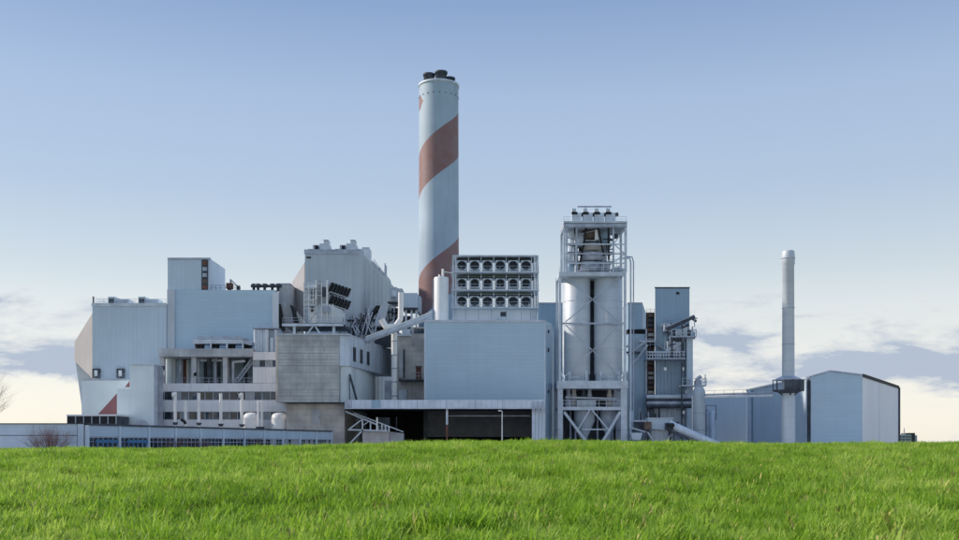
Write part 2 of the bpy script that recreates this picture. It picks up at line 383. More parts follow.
K.new(rv.outputs[0], i2.inputs['Rotation']); K.new(r2.outputs[1], i2.inputs['Scale']); K.new(i2.outputs[0], jn.inputs[0])
md = grass.modifiers.new('scatter', 'NODES'); md.node_group = ng

#==BUILDINGS==
# ------------------------------------------------------------------ left boiler house with the faceted flank
def lerp(a, b, t): return a+(b-a)*t
YB = 246.0
bh = thing('boiler_house', (X(130,YB), YB+20, 0), 'blue-grey clad boiler house with a pale faceted left flank, farthest left of the plant', 'boiler house')
MB().pb(93, 304, 166.8, None, YB, 44).build('wall', 'clad_blue', bh)
Yr = 253.0
def flank(root, f0, f1, r0, r1, Yf, Yb_, depth, material):
    a = P(*f0, Yf); d = P(*f1, Yf); b_ = P(*r0, Yb_); c = P(*r1, Yb_); e = Vector((0, depth, 0))
    return MB().add([a, b_, c, d, a+e, b_+e, c+e, d+e], [(0,1,2,3),(1,0,4,5),(2,1,5,6),(3,2,6,7),(7,6,5,4)]).build('flank', material, root)
flank(bh, (92.9, 313), (92.9, 379), (75, 342), (75, 361), YB, Yr, 34, 'clad_warm')
MB().extr([(76,361.5),(92,378.5),(92.5,None),(83.5,None),(82,405)], 254, 30).build('lower_wall', 'clad_grey', bh)
pbx(bh, 'roof_edge', 'steel_light', 92, 303, 167, 306.3, YB-0.25, 0.25)
zr = Z(304, YB)
for (a, b_) in ((105.5, 126), (136, 156)):
    u = MB().box(X(a,YB), X(a+7,YB), YB+2, YB+6, zr, zr+2.1).build('roof_unit', 'steel_light', bh)
    MB().box(X(a+0.6,YB), X(a+6.4,YB), YB+1.95, YB+2, zr+0.5, zr+1.7).build('vent_grille', 'steel_dark', u)
    u = MB().box(X(a+7.3,YB), X(b_,YB), YB+2.4, YB+6, zr, zr+1.55).build('roof_unit', 'steel_light', bh)
    for k in range(2):
        MB().box(X(a+8.2+k*5.8,YB), X(a+12.6+k*5.8,YB), YB+2.34, YB+2.4, zr+0.35, zr+1.2).build('vent_grille', 'steel', u)
MB().rail([(X(93.5,YB), YB+0.3, zr), (X(166,YB), YB+0.3, zr)], 1.25, 2.4, 0.06).build('railing', 'steel', bh)
MB().box(X(93,YB), X(94,YB), YB+0.1, YB+0.4, zr, zr+1.9).build('corner_post', 'steel_dark', bh)
for px in (96.3, 120.6):
    v = pbx(bh, 'vent_box', 'steel_dark', px-3.6, 368.6, px+3.6, 378, YB-0.9, 0.9)
    pbx(v, 'vent_cover', 'tank_white', px-1.6, 370.5, px+1.6, 376, YB-1.0, 0.1)
    MB().rail([(X(px-5,YB), YB-1.4, Z(379,YB)), (X(px+7,YB), YB-1.4, Z(379,YB))], 1.1, 1.2, 0.06).build('railing', 'steel', v)

# ------------------------------------------------------------------ tall block with penthouse
tb = thing('tower_block', (X(220,YB), YB+20, 0), 'wide smooth blue-grey block with a small square tower on its roof', 'building')
MB().pb(167.6, 290, 276, None, 247, 40).build('wall', 'clad_hall', tb)
MB().pb(167.6, 289.4, 175, None, 246.4, 0.6).build('corner_strip', 'clad_grey', tb)
MB().pb(272.8, 292.4, 279, None, 246.5, 0.5).build('corner_strip', 'clad_white', tb)
zt = Z(290, 247)
pent = MB(); pent.box(X(168.2,247.2), X(210.5,247.2), 247.2, 262, zt, Z(258.5,247.2)); pen = pent.build('penthouse', 'clad_blue', tb)
MB().pb(168, 257.6, 211, 259.4, 247.0, 0.2).build('roof_edge', 'steel', pen)
MB().pb(202, 258.6, 208.4, 291.2, 247.05, 0.15).build('louvre_shaft', 'steel_dark', pen)
for k in range(5):
    y = 260+k*6.1
    MB().pb(203, y+1.0, 207.4, y+4.6, 246.95, 0.1).build('louvre', 'rust_red' if k in (0, 4) else 'brown_slat' if k == 3 else 'steel', pen)
MB().rail([(X(211,247), 247.4, zt), (X(240,247), 247.4, zt)], 1.2, 1.3, 0.07).build('railing', 'steel_dark', tb)
cr_ = MB().box(X(225,247), X(231,247), 248.5, 250, zt+0.6, zt+2.0); cr_.bar((X(228,247),249.2,zt),(X(228,247),249.2,zt+1),0.8)
crn = cr_.build('roof_crane', 'rust_red', tb)
MB().bar((X(229,247),249.2,zt+2.9),(X(236.5,247),249.2,zt+1.1),0.3).bar((X(229,247),249.2,zt+1.8),(X(229,247),249.2,zt+3.0),0.4).build('crane_arm', 'steel', crn)
MB().box(X(235.3,247), X(238.3,247), 248.6, 249.8, zt, zt+1.3).build('roof_unit', 'steel_dark', tb)
for px in (254.3, 258.6, 265.2, 272.8, 278.5):
    x = X(px, 249); w = 0.75 if px < 256 else 0.95
    mv = MB().lathe(x, 249, [(0.35,zt),(0.35,zt+0.9),(w,zt+1.0),(w*1.05,zt+1.5),(w*0.6,zt+1.85),(0.1,zt+1.95)], 12).build('roof_vent', 'steel_dark', tb)

# ------------------------------------------------------------------ white blocks in front (left)
wa = thing('annex', (X(107,236), 240, 0), 'flat pale annex wall with a dark red painted triangle above the low depot roof', 'building')
MB().pb(82.5, 380, 134, None, 236, 9.6).build('wall', 'render_white', wa)
MB().extr([(98.5,414.4),(117.4,414.4),(117.4,393.5)], 235.98, 0.02).build('painted_stripe', 'red_paint', wa)
MB().extr([(125.5,387.2),(130.2,387.2),(130.2,380.6)], 235.98, 0.02).build('painted_stripe', 'red_paint', wa)
pbx(wa, 'roof_edge', 'steel', 82.2, 379.4, 134, 380.4, 235.9, 0.1)
wb = thing('lift_tower', (X(146,231), 233, 0), 'tall smooth white block with stepped top between the red triangle and the pipe-fronted wing', 'building')
MB().pb(130.5, 365, 154.5, None, 231, 4.9).build('wall', 'render_white', wb)
MB().pb(117.4, 389, 130.4, None, 231.05, 4.8).build('wall', 'render_white', wb)
pbx(wb, 'roof_edge', 'steel_light', 130, 364.2, 155, 365.4, 230.8, 5)
MB().pb(154.6, 365.6, 157.5, None, 231.3, 4.5).build('corner_strip', 'steel', wb)
MB().tube(P(142.5,425.5,230.0), P(142.5,425.5,231.0), 1.25, n=16).build('round_vent', 'steel', wb)
lo = thing('flat_pavilion', (X(92,222), 226, 0), 'low flat-roofed pavilion with a dark window strip under the red triangle', 'building')
MB().pb(67.5, 416.2, 116.9, None, 222, 8).build('wall', 'steel_dark', lo)
pbx(lo, 'roof', 'white_panel', 67, 414.6, 117.2, 416.1, 221.5, 9)
for k in range(6):
    a = 68.5+8.1*k
    f = pbx(lo, 'window', 'black', a, 417, a+7.0, 423.5, 221.9, 0.1)
    pbx(lo, 'post', 'steel', a+7.1, 416.3, a+7.9, 424, 221.8, 0.15)

# ------------------------------------------------------------------ office wing with ribbon windows and open plant deck
YO = 238.0
ow = thing('office_wing', (X(215,YO), YO+8, 0), 'white panelled wing with two ribbon windows below an open concrete plant deck', 'building')
def span_panels(root, x0, x1, y0, y1, Y, d, step, material='white_panel', name='spandrel_panel'):
    k = max(1, round((x1-x0)/step))
    for i in range(k):
        a = lerp(x0, x1, i/k)+0.08; b_ = lerp(x0, x1, (i+1)/k)-0.08
        pbx(root, name, material, a, y0, b_, y1, Y+random.uniform(-.012,.012), d)
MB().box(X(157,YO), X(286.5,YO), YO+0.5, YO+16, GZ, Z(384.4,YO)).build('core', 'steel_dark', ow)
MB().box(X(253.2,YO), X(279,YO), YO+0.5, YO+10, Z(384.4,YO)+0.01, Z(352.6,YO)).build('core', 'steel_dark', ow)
span_panels(ow, 156.5, 279, 383.4, 391.6, YO, 0.45, 17.5)
span_panels(ow, 156.5, 287, 400.2, 411.8, YO, 0.45, 18.6)
span_panels(ow, 156.5, 287, 419.8, 432, YO, 0.45, 18.6)
span_panels(ow, 253.2, 279, 367.2, 383.2, YO, 0.45, 13)
span_panels(ow, 253.2, 276, 352, 360, YO, 0.45, 11.4)
pbx(ow, 'corner_strip', 'steel', 155.2, 383.4, 156.4, 432, YO-0.05, 0.5)
def windows(root, x0, x1, y0, y1, Y, n, pat):
    for i in range(n):
        a = lerp(x0, x1, i/n); b_ = lerp(x0, x1, (i+1)/n)
        w = MB(); t_ = 0.3
        w.pb(a, y0, b_, y0+t_, Y, .14); w.pb(a, y1-t_, b_, y1, Y, .14); w.pb(a, y0+t_, a+t_, y1-t_, Y, .14); w.pb(b_-t_, y0+t_, b_, y1-t_, Y, .14)
        o = w.build('window', 'steel', root)
        pbx(o, 'pane', {'d':'glass','b':'glass_blue','g':'blind'}[pat[i % len(pat)]], a+t_, y0+t_, b_-t_, y1-t_, Y+0.07, .04)
windows(ow, 156.6, 279, 391.8, 400.0, YO+0.25, 15, 'ddgbbddbbddgbbb')
windows(ow, 156.6, 287, 412.0, 419.6, YO+0.25, 16, 'dddgddbbbdbddgbb')
windows(ow, 253.3, 278.8, 360.2, 367.0, YO+0.25, 4, 'gdgb')
# open deck
pbx(ow, 'roof_slab', 'concrete_plain', 159, 348.6, 253, 356.6, YO-0.6, 15.8)
pbx(ow, 'back_wall', 'steel_dark', 159, 356.7, 253, 384.3, YO+14, 1.2)  # dark colour here stands in for the shade deep inside the deck
zd = Z(384.3, YO)
for (a, b_) in ((160, 164.4), (191.5, 196), (223, 227.5)):
    for dy in (0.3,):
        MB().box(X(a,YO), X(b_,YO), YO+dy, YO+dy+1.1, zd, Z(356.8,YO)).build('column', 'concrete_plain', ow)
for (a, r_, mt) in ((169.5, 0.9, 'render_white'), (173, 0.9, 'render_white'), (178, .35, 'steel'), (181, .3, 'steel'), (185, .4, 'rust_red'), (188, .4, 'pipe_white'), (199.5, .35, 'steel_light'), (206, .4, 'steel_dark'), (210, .7, 'steel_dark'), (216, .4, 'steel'), (219, .5, 'steel_dark'), (230.5, .4, 'steel_light'), (233.5, .3, 'steel_light'), (246, .5, 'steel_dark')):  # darkest pipes carry the deck's shade in their colour
    yy = YO+random.uniform(3.5, 11)
    MB().tube((X(a,yy), yy, zd), (X(a,yy), yy, Z(357,YO)), r_, n=10).build('pipe', mt, ow)
MB().bar(P(201,360.5,YO+4), P(223,360.5,YO+4), .5).build('pipe', 'steel_light', ow)
st_ = MB()
for dx in (0, 4.2): st_.bar(P(235+dx,382,YO+3), P(252.5+dx,358,YO+3), .3)
for k in range(12): st_.bar(P(lerp(235,252.5,k/11),lerp(382,358,k/11),YO+3), P(lerp(235,252.5,k/11)+4.2,lerp(382,358,k/11),YO+3), .25)
st_.build('stair', 'steel', ow)
MB().tube(P(233.5,362,YO+2.6), P(246,361,YO+2.6), .35).tube(P(233.5,362,YO+2.6), P(233.5,384,YO+2.6), .35).build('pipe', 'steel_light', ow)
MB().rail([(X(164.5,YO),YO+0.4,zd), (X(253,YO),YO+0.4,zd)], 1.5, 2.2, .08).build('railing', 'steel', ow)
for (a, mt) in ((164.3, 'tank_white'), (194.5, 'tank_white')):
    MB().pb(a-0.9, 371.5, a+0.9, 375, YO+0.1, .15).build('lamp', mt, ow)
for (a, y, mt) in ((163.5, 366, 'steel_dark'), (195.5, 372.5, 'black')):
    MB().pb(a-1.5, y, a+1.5, y+3.5, YO+0.05, .2).build('junction_box', mt, ow)
# bundle of silver ducts beside the deck
db = thing('duct_bundle', (X(265,YO), YO+4, Z(352,YO)), 'upright silver ducts bunched on the white wing beside the concrete block', 'ducts')
zb_ = Z(352,YO)
MB().box(X(262,YO), X(277.5,YO), YO+3.2, YO+7, zb_, Z(328.5,YO)).build('housing', 'clad_blue', db)
for i, (a, r_) in enumerate(((253.9, .45), (256.8, .55), (259.6, .4), (262.2, .5), (265, .6), (270.2, .6), (274.6, .4))):
    MB().tube((X(a,YO), YO+2.2+(i%2)*.4, zb_), (X(a,YO), YO+2.2+(i%2)*.4, Z(328.8+(8 if i==5 else 0),YO)), r_, n=12).build('duct', 'steel_light' if i % 2 == 0 else 'silver_clad', db)
MB().pb(252.8, 327.4, 278.5, 328.6, YO+1.6, 4).build('deck', 'steel', db)
MB().rail([(X(253,YO), YO+1.8, Z(327.4,YO)), (X(278,YO), YO+1.8, Z(327.4,YO))], 1.1, 1.5, .06).build('railing', 'steel', db)

# air coolers on the plant deck roof
ac = thing('air_cooler', (X(222,YO), YO+4, Z(348.6,YO-.6)), 'low row of four roof air coolers with curved hoods above the open deck', 'cooler')
zq = Z(348.6,YO-.6)
MB().pb(193, 339.4, 243, 343.6, YO+1.2, 5).build('deck', 'steel_light', ac)
MB().extr([(243.1,339.4),(252.5,341.3),(252.5,345.5),(243.1,343.6)], YO+1.3, 5).build('deck', 'steel', ac)
for k in range(4):
    a = 197.5+12.4*k
    MB().extr([(a,336.4),(a+4,336.2),(a+9,337.2),(a+11.2,338.4),(a+11.2,339.2),(a,339.2)], YO+1.6, 4).build('hood', 'steel', ac)
for a in (198, 202.5, 212.5, 217.5, 230, 233.5, 246, 250):
    MB().tube((X(a,YO+3), YO+3, zq), (X(a,YO+3), YO+3, Z(343.7,YO+1.2)), .45, .7, n=10).build('fan_leg', 'black', ac)
for a in (210, 226.2, 242.2):
    MB().box(X(a-.7,YO), X(a+.7,YO), YO+1.0, YO+1.5, zq, Z(340,YO)).build('post', 'steel_light', ac)

# ------------------------------------------------------------------ exhaust pipes and white tanks behind the depot
pspec = [(175.8, 392, 423, 'top'), (186.2, 400.5, 421.5, 'bot'), (199.4, 393, 423.4, ''), (221.3, 393.5, 424.5, ''), (242.3, 393, 425, 'top'), (259, 400.5, 427.5, ''), (262.4, 400.5, 427.5, '')]
plab = ['tall white exhaust pipe with a black side mouth, leftmost of the row', 'short white exhaust pipe with a black bent outlet at its foot',
        'plain white exhaust pipe just right of the short one with the bent outlet', 'plain white exhaust pipe standing alone in the middle of the row',
        'white exhaust pipe with black side mouth beside the left white tank', 'left one of the close pair of thin white pipes by the tanks', 'right one of the close pair of thin white pipes by the tanks']
for (a, y0, y1, kd), lb in zip(pspec, plab):
    Y = 229.5; x = X(a, Y)
    e = thing('exhaust_pipe', (x, Y, 0), lb, 'pipe', 'white exhaust pipes behind the depot')
    r_ = 0.30 if a > 250 else 0.36
    MB().tube((x,Y,GZ), (x,Y,Z(y0,Y)), r_, n=14).build('tube', 'pipe_white', e)
    if kd != 'bot':
        MB().lathe(x, Y, [(r_+.02,Z(y1+2.2,Y)),(.40,Z(y1+1.8,Y)),(.62,Z(y1+.3,Y)),(.64,Z(y1-.5,Y)),(r_+.02,Z(y1-.7,Y))], 14).build('collar', 'steel_dark', e)
    else:
        MB().path([(x,Y-.35,Z(424,Y)), (x-.1,Y-.5,Z(422,Y)), (x-.9,Y-.6,Z(419.5,Y))], .34).build('outlet', 'black', e)
    if kd == 'top':
        h = MB().tube((x+.1,Y,Z(y0+3,Y)), (x-.75,Y-.3,Z(y0+3,Y)), .5, n=14).build('elbow', 'pipe_white', e)
        MB().tube((x-.76,Y-.3,Z(y0+3,Y)), (x-1.0,Y-.38,Z(y0+3,Y)), .52, n=14).build('mouth', 'black', h)
for a, b_, lb in ((244, 260.2, 'round-topped white storage tank left of the pair of thin pipes'), (271.8, 288, 'round-topped white storage tank against the concrete base, right of the thin pipes')):
    Y = 233.5; x = X((a+b_)/2, Y); r_ = (b_-a)/2*Y/F
    tk = thing('storage_tank', (x, Y, 0), lb, 'tank', 'white tanks behind the depot')
    MB().lathe(x, Y, [(r_,GZ),(r_,Z(418.5,Y)),(r_*.93,Z(415.5,Y)),(r_*.7,Z(413.6,Y)),(r_*.35,Z(412.8,Y)),(.05,Z(412.6,Y))], 28).build('shell', 'tank_white', tk)
    MB().lathe(x, Y, [(r_+.04,Z(418.9,Y)),(r_+.05,Z(418.5,Y)),(r_+.02,Z(418.2,Y))], 28).build('rim', 'pipe_white', tk)
    MB().bar(Vector((x-r_*.9,Y-r_*.8,Z(427,Y))), Vector((x+r_*1.1,Y-r_*.6,Z(411,Y))), .14).build('handrail', 'steel', tk)

# ------------------------------------------------------------------ low depot in front (left)
dp = thing('depot_shed', (-50, 185, 0), 'long low blue-grey depot with glazed bays in front of the plant, lower left', 'building')
A = Vector((-58.8, 150, 0)); B = Vector((-33.3, 225, 0)); u = (B-A).normalized(); nn = Vector((-u.y, u.x, 0)); LN = (B-A).length
ztop = 4.75; zf = 2.85; zs = 0.35
back = nn*11
MB().prism([(A+nn*.5+u*.2)[:2], (B+nn*.5)[:2], (B+back)[:2], (A+back)[:2]], GZ, ztop-.25).build('interior_wall', 'steel_dark', dp)
MB().prism([(-110,150.3), (A.x-.4,150.3), (A.x-.4+1,158), (-110,160)], GZ, ztop-.02).build('end_block', 'shed_pale', dp)
MB().prism([(A-nn*.25)[:2], (B-nn*.25)[:2], (B+back)[:2], (A+back)[:2]], ztop-.2, ztop+.06).build('roof', 'steel_dark', dp)
MB().box(-110, A.x+.2, 149.9, 161, ztop-.01, ztop+.1).build('roof', 'steel_dark', dp)
# end wall panels
k = 0; x = -104.0
while x < A.x-2.0:
    x1 = min(x+7.4, A.x-1.6)
    MB().box(x+.02, x1-.02, 150.1, 150.28, zf+.22, ztop-.03).build('fascia_panel', 'shed_pale', dp)
    MB().box(x+.02, x1-.02, 150.12, 150.28, GZ, zf+.12).build('wall_panel', 'shed_pale', dp)
    x = x1
MB().box(-104, A.x-1.6, 150.2, 150.29, zf+.12, zf+.22).build('joint', 'steel_dark', dp)
MB().box(A.x-1.45, A.x-.55, 149.95, 150.28, GZ, ztop-.03).build('pilaster', 'shed_pale', dp)
MB().box(A.x-.5, A.x-.15, 150.05, 150.29, GZ, ztop-.03).build('joint', 'steel_dark', dp)
NB = 11
for i in range(NB+1):
    p = A+u*(LN*i/NB)
    w = 0.42
    MB().prism([(p-u*w/2-nn*.18)[:2], (p+u*w/2-nn*.18)[:2], (p+u*w/2+nn*.3)[:2], (p-u*w/2+nn*.3)[:2]], GZ, ztop-.2).build('post', 'shed_pale', dp)
for i in range(NB):
    p = A+u*(LN*i/NB+.23); q = A+u*(LN*(i+1)/NB-.23)
    def slab(a, b_, o0, o1, z0, z1): return MB().prism([(a+nn*o0)[:2], (b_+nn*o0)[:2], (b_+nn*o1)[:2], (a+nn*o1)[:2]], z0, z1)
    slab(p, q, -.04, .3, zf, ztop-.22).build('fascia_panel', 'shed_blue', dp)
    wn = slab(p, q, .05, .2, zf-.16, zf-.01); wn.add(slab(p, q, .05, .2, zs, zs+.12).v, slab(p, q, .05, .2, zs, zs+.12).f)
    nm = 6
    for k in range(nm+1):
        c = p.lerp(q, k/nm); s_ = slab(c-u*.05, c+u*.05, .06, .19, zs+.12, zf-.16); wn.add(s_.v, s_.f)
    s_ = slab(p, q, .07, .18, 2.05, 2.15); wn.add(s_.v, s_.f)
    wo = wn.build('window', 'steel', dp)
    for k in range(nm):
        a = p.lerp(q, k/nm)+u*.05; b_ = p.lerp(q, (k+1)/nm)-u*.05
        mt = random.choice(['glass', 'glass', 'glass_blue'] if i < 7 else ['glass_blue', 'glass', 'blind'])
        slab(a, b_, .11, .15, zs+.12, 2.05).build('pane', mt, wo); slab(a, b_, .11, .15, 2.15, zf-.16).build('pane', mt, wo)
    slab(p, q, .02, .3, GZ, zs).build('plinth', 'concrete_plain', dp)
# blue trestles parked before the first two bays
for i, lb in ((0, 'blue steel trestle barrier before the first glazed depot bay from the left'), (1, 'blue steel trestle barrier before the second glazed depot bay from the left')):
    c = A+u*(LN*(i+.48)/NB)-nn*.75
    tr_ = thing('trestle', c, lb, 'barrier', 'blue trestles at the depot')
    MB().bar(c-u*2.5+Vector((0,0,2.15)), c+u*2.5+Vector((0,0,2.15)), .12, .5).build('beam', 'blue_paint', tr_)
    for k in range(5):
        q = c+u*(-2.2+1.1*k)
        MB().bar(q, q+Vector((0,0,2.3+(.25 if k % 2 else 0))), .13).build('leg', 'blue_paint', tr_)
        MB().bar(q-nn*.5+Vector((0,0,.06)), q+nn*.5+Vector((0,0,.06)), .13).build('foot', 'blue_paint', tr_)
# ------------------------------------------------------------------ concrete bunker block with clad bridge
YC = 228.0
cb = thing('concrete_block', (X(310,YC), YC+14, 0), 'heavy board-marked grey concrete block on a narrower base, with a clad bridge running back', 'building')
zc0, zc1 = Z(402.3,YC), Z(335,YC); zcb_ = Z(400,226)
xa, xb = X(278.5,YC), X(339.6,YC)
MB().box(xa, xb, YC+.3, YC+34, zc0, zc1).build('wall', 'concrete', cb)
# formwork lifts cast one above the other, each slightly out of line with the next
nl = 11
for i in range(nl):
    z0 = lerp(zc0, zc1, i/nl)+.02; z1 = lerp(zc0, zc1, (i+1)/nl)-.02
    cuts = sorted([0, 1]+[min(.97, max(.03, (k+random.uniform(-.25,.25))/4)) for k in (1,2,3)])
    for a, b_ in zip(cuts, cuts[1:]):
        o_ = random.uniform(0, .05)
        MB().box(lerp(xa,xb,a)+.015, lerp(xa,xb,b_)-.015, YC+o_, YC+.29, z0, z1).build('concrete_lift', 'concrete', cb)
MB().box(xa-.1, X(350.5,YC), YC-.12, YC+34.5, zc1+.01, zc1+.3).build('roof_edge', 'steel_light', cb)
MB().pb(276.2, 337, 278.3, 402, YC+1.2, 30).build('side_strip', 'concrete_warm', cb)
MB().box(X(287,231), X(345,231), 231, 262, GZ, zc0-.02).build('base', 'concrete_warm', cb)
dr = pbx(cb, 'door', 'concrete_plain', 312.8, 409.5, 321, 424, 230.85, .15)
pbx(dr, 'handle', 'steel_dark', 319.4, 416.8, 320.2, 417.6, 230.78, .07)
MB().pb(286.5, 402.4, 346, 403.6, 229.2, 1.8).build('soffit_edge', 'steel_dark', cb)
# clad bridge: front return and the long side running back
q0 = (X(339.7,YC), YC+.4); q1 = (X(350.3,229), 229.0); q2 = (-23.3, 265.0); q3 = (X(339.7,YC), 265.0)
zb0, zb1 = Z(366,229), Z(334.6,229)
MB().prism([q0, q1, q2, q3], zb0, zb1-.3).build('bridge', 'silver_clad', cb)
MB().prism([(q0[0],q0[1]-.12), (q1[0]+.12,q1[1]-.12), (q2[0]+.12,q2[1]), (q3[0],q3[1])], zb1-.29, zb1-.02).build('bridge_roof_edge', 'steel_light', cb)
q1v, q2v = Vector((*q1,0)), Vector((*q2,0)); ub = (q2v-q1v).normalized(); nb = Vector((ub.y,-ub.x,0))
for k, tpx in enumerate((.095, .245, .40)):
    c = q1v+ub*((q2v-q1v).length*tpx)
    w0 = c-ub*1.0+nb*.02; w1 = c+ub*1.0+nb*.02
    zz0, zz1 = zb0+1.3, zb0+4.6
    wf = MB().prism([w0[:2], (w0+nb*.1)[:2], (w1+nb*.1)[:2], w1[:2]], zz0, zz1).build('window', 'steel_dark', cb)
    w0 += nb*.11; w1 += nb*.11
    MB().prism([(w0+ub*.15)[:2], (w0+ub*.15+nb*.03)[:2], (w1-ub*.15+nb*.03)[:2], (w1-ub*.15)[:2]], zz0+.15, zz1-.15).build('pane', 'glass', wf)
# panel joints of the bridge side as upright cover strips
for k in range(1, 12):
    c = q1v+ub*((q2v-q1v).length*k/12)
    MB().prism([(c-ub*.07)[:2], (c-ub*.07+nb*.05)[:2], (c+ub*.07+nb*.05)[:2], (c+ub*.07)[:2]], zb0+.02, zb1-.32).build('cover_strip', 'steel', cb)
for k in (341.5, 345.8):
    pbx(cb, 'cover_strip', 'steel', k, 337, k+.5, 366, 228.95, .1)
# smooth white wall under the bridge, bending away to the rear
LB = (q2v-q1v).length
wp = [Vector((q0[0]+.06, 229.35, 0)), Vector((q1[0]-1.0, 229.4, 0))]
for k in range(15):
    s_ = .6+ (LB*.80)*k/14; off = .35+2.2*(k/14)**2.5
    wp.append(q1v+ub*s_-nb*off)
wq = [Vector((q0[0]+.06, p_.y, 0)) for p_ in wp]
m = MB(); nW = len(wp)
m.add([(p_.x,p_.y,zc0-.02) for p_ in wp]+[(p_.x,p_.y,zb0-.02) for p_ in wp], [(i,i+1,nW+i+1,nW+i) for i in range(nW-1)], True)
m.add([(q0[0]+.06,wp[-1].y,zc0-.02),(q0[0]+.06,wp[-1].y,zb0-.02),(wp[-1].x,wp[-1].y,zb0-.02),(wp[-1].x,wp[-1].y,zc0-.02)], [(0,1,2,3)])
m.build('curved_wall', 'render_white', cb)
c = q1v+ub*3.2+nb*.25
MB().ladder((c.x,c.y,zcb_+.1), (c.x,c.y,zb0-.05), ub*.35).build('ladder', 'steel', cb)
c = q1v+ub*1.0+nb*.3
MB().bar((c.x-.5,c.y-1,zcb_+6.0), (c.x+.9,c.y+.6,zcb_+.2), .35).bar((c.x-.5,c.y-1,zcb_+6.0),(c.x-.5,c.y-1,zcb_+.2),.2).build('strut', 'steel_dark', cb)

# ------------------------------------------------------------------ louvre unit on its trussed deck above the concrete block
lu = thing('silencer_unit', (X(320,YC), YC+8, zc1+.3), 'white intake unit with two banks of black slanted louvres on a trussed deck', 'machine')
zdk = Z(323.5,232)
dk = MB().box(X(284,232), X(344,232), 231, 244, zdk-.5, zdk).build('deck', 'steel_dark', lu)
MB().box(X(283.5,232), X(344.5,232), 230.8, 231, zdk-.75, zdk-.15).build('edge_beam', 'steel_light', lu)
for a in (295, 334.5):
    for yy in (231.6, 242):
        MB().box(X(a,232)-.3, X(a,232)+.3, yy, yy+.6, zc1+.3, zdk-.5).build('post', 'steel_light', lu)
for (a, b_) in ((307.5, 314.5), (322, 315.5)):
    MB().bar((X(a,232),231.4,zc1+.35), (X(b_,232),231.4,zdk-.5), .35).build('brace', 'steel_light', lu)
MB().rail([(X(284,232),231.1,zdk), (X(344,232),231.1,zdk), (X(344,232),243.6,zdk)], 1.2, 2, .08).build('railing', 'steel', lu)
MB().extr([(309.5,304.5),(328,303.5),(342.6,310),(342.6,323.4),(309.5,323.4)], 236, 5).build('housing', 'clad_white', lu)
MB().pb(305.5, 285, 330, 304.4, 236.6, 4).build('housing', 'clad_hull', lu)
for a in (316.7, 327.5):
    MB().pb(a-.9, 280, a+.9, 304, 235.4, 1.1).build('column', 'pipe_white', lu)
    MB().pb(a-.5, 304, a+.5, 323.4, 235.3, .5).build('column', 'pipe_white', lu)
MB().ladder(P(319.4,305,235.3), P(319.4,281,235.3), (.35,0,0), .6).build('ladder', 'brown_slat', lu)
for y in (287.0, 299.0, 304.6):
    pbx(lu, 'platform', 'steel_light', 304, y, 316, y+1.0, 234.2, 2.4)
    MB().rail([(X(304,234),234.3,Z(y,234.2)), (X(315.5,234),234.3,Z(y,234.2))], 1.1, 1.3, .06).build('railing', 'steel_light', lu)
MB().pb(311.5, 289, 314.8, 298.5, 236.4, .2).build('doorway', 'steel_dark', lu)
MB().pb(311.5, 306, 313.8, 312, 235.9, .1).build('doorway', 'steel_dark', lu)
for (a, y0, y1) in ((304.6,283,323.4), (309.2,283,323.4), (313.6,284,304), (322,283,323.4), (333.5,304,323.4)):
    MB().bar(P(a,y1,234.0), P(a,y0,234.0), .16).build('frame_post', 'pipe_white', lu)
for y in (283.4, 291, 295.5, 308.5, 314):
    MB().bar(P(304.6,y,234.0), P(322,y,234.0), .14).build('frame_bar', 'steel_light', lu)
MB().bar(P(304.6,299,233.9), P(313.6,287,233.9), .14).bar(P(309.2,323,233.9), P(322,305,233.9), .14).build('frame_brace', 'steel', lu)
pbx(lu, 'machine_box', 'steel_dark', 322.5, 287, 326, 296, 235.6, .8)
pbx(lu, 'machine_box', 'steel', 323, 306, 330, 312, 235.2, .7)
for j, y in enumerate((282.2, 294.8)):
    # hooded bank: a sloping body and eight slanted black fins
    bk = MB().extr([(328.6,y),(331,y),(350,y+7.5),(350,y+9),(346,y+13.5),(328.6,y+8)], 237.2, 3.2).build('louvre_bank', 'steel', lu)
    MB().extr([(328.6,y+8.2),(345.5,y+13.9),(345.2,y+15),(328.6,y+9.6)], 236.6, 3.6).build('bank_sill', 'steel_light', bk)
    for k in range(6):
        t_ = k/5; a = 329.9+17.0*t_; yy = y+0.4+5.8*t_
        MB().extr([(a+2.4,yy-.6),(a+4.4,yy+.2),(a+.9,yy+8.2),(a-1.0,yy+7.5)], 236.0, 1.1).build('fin', 'black', bk)

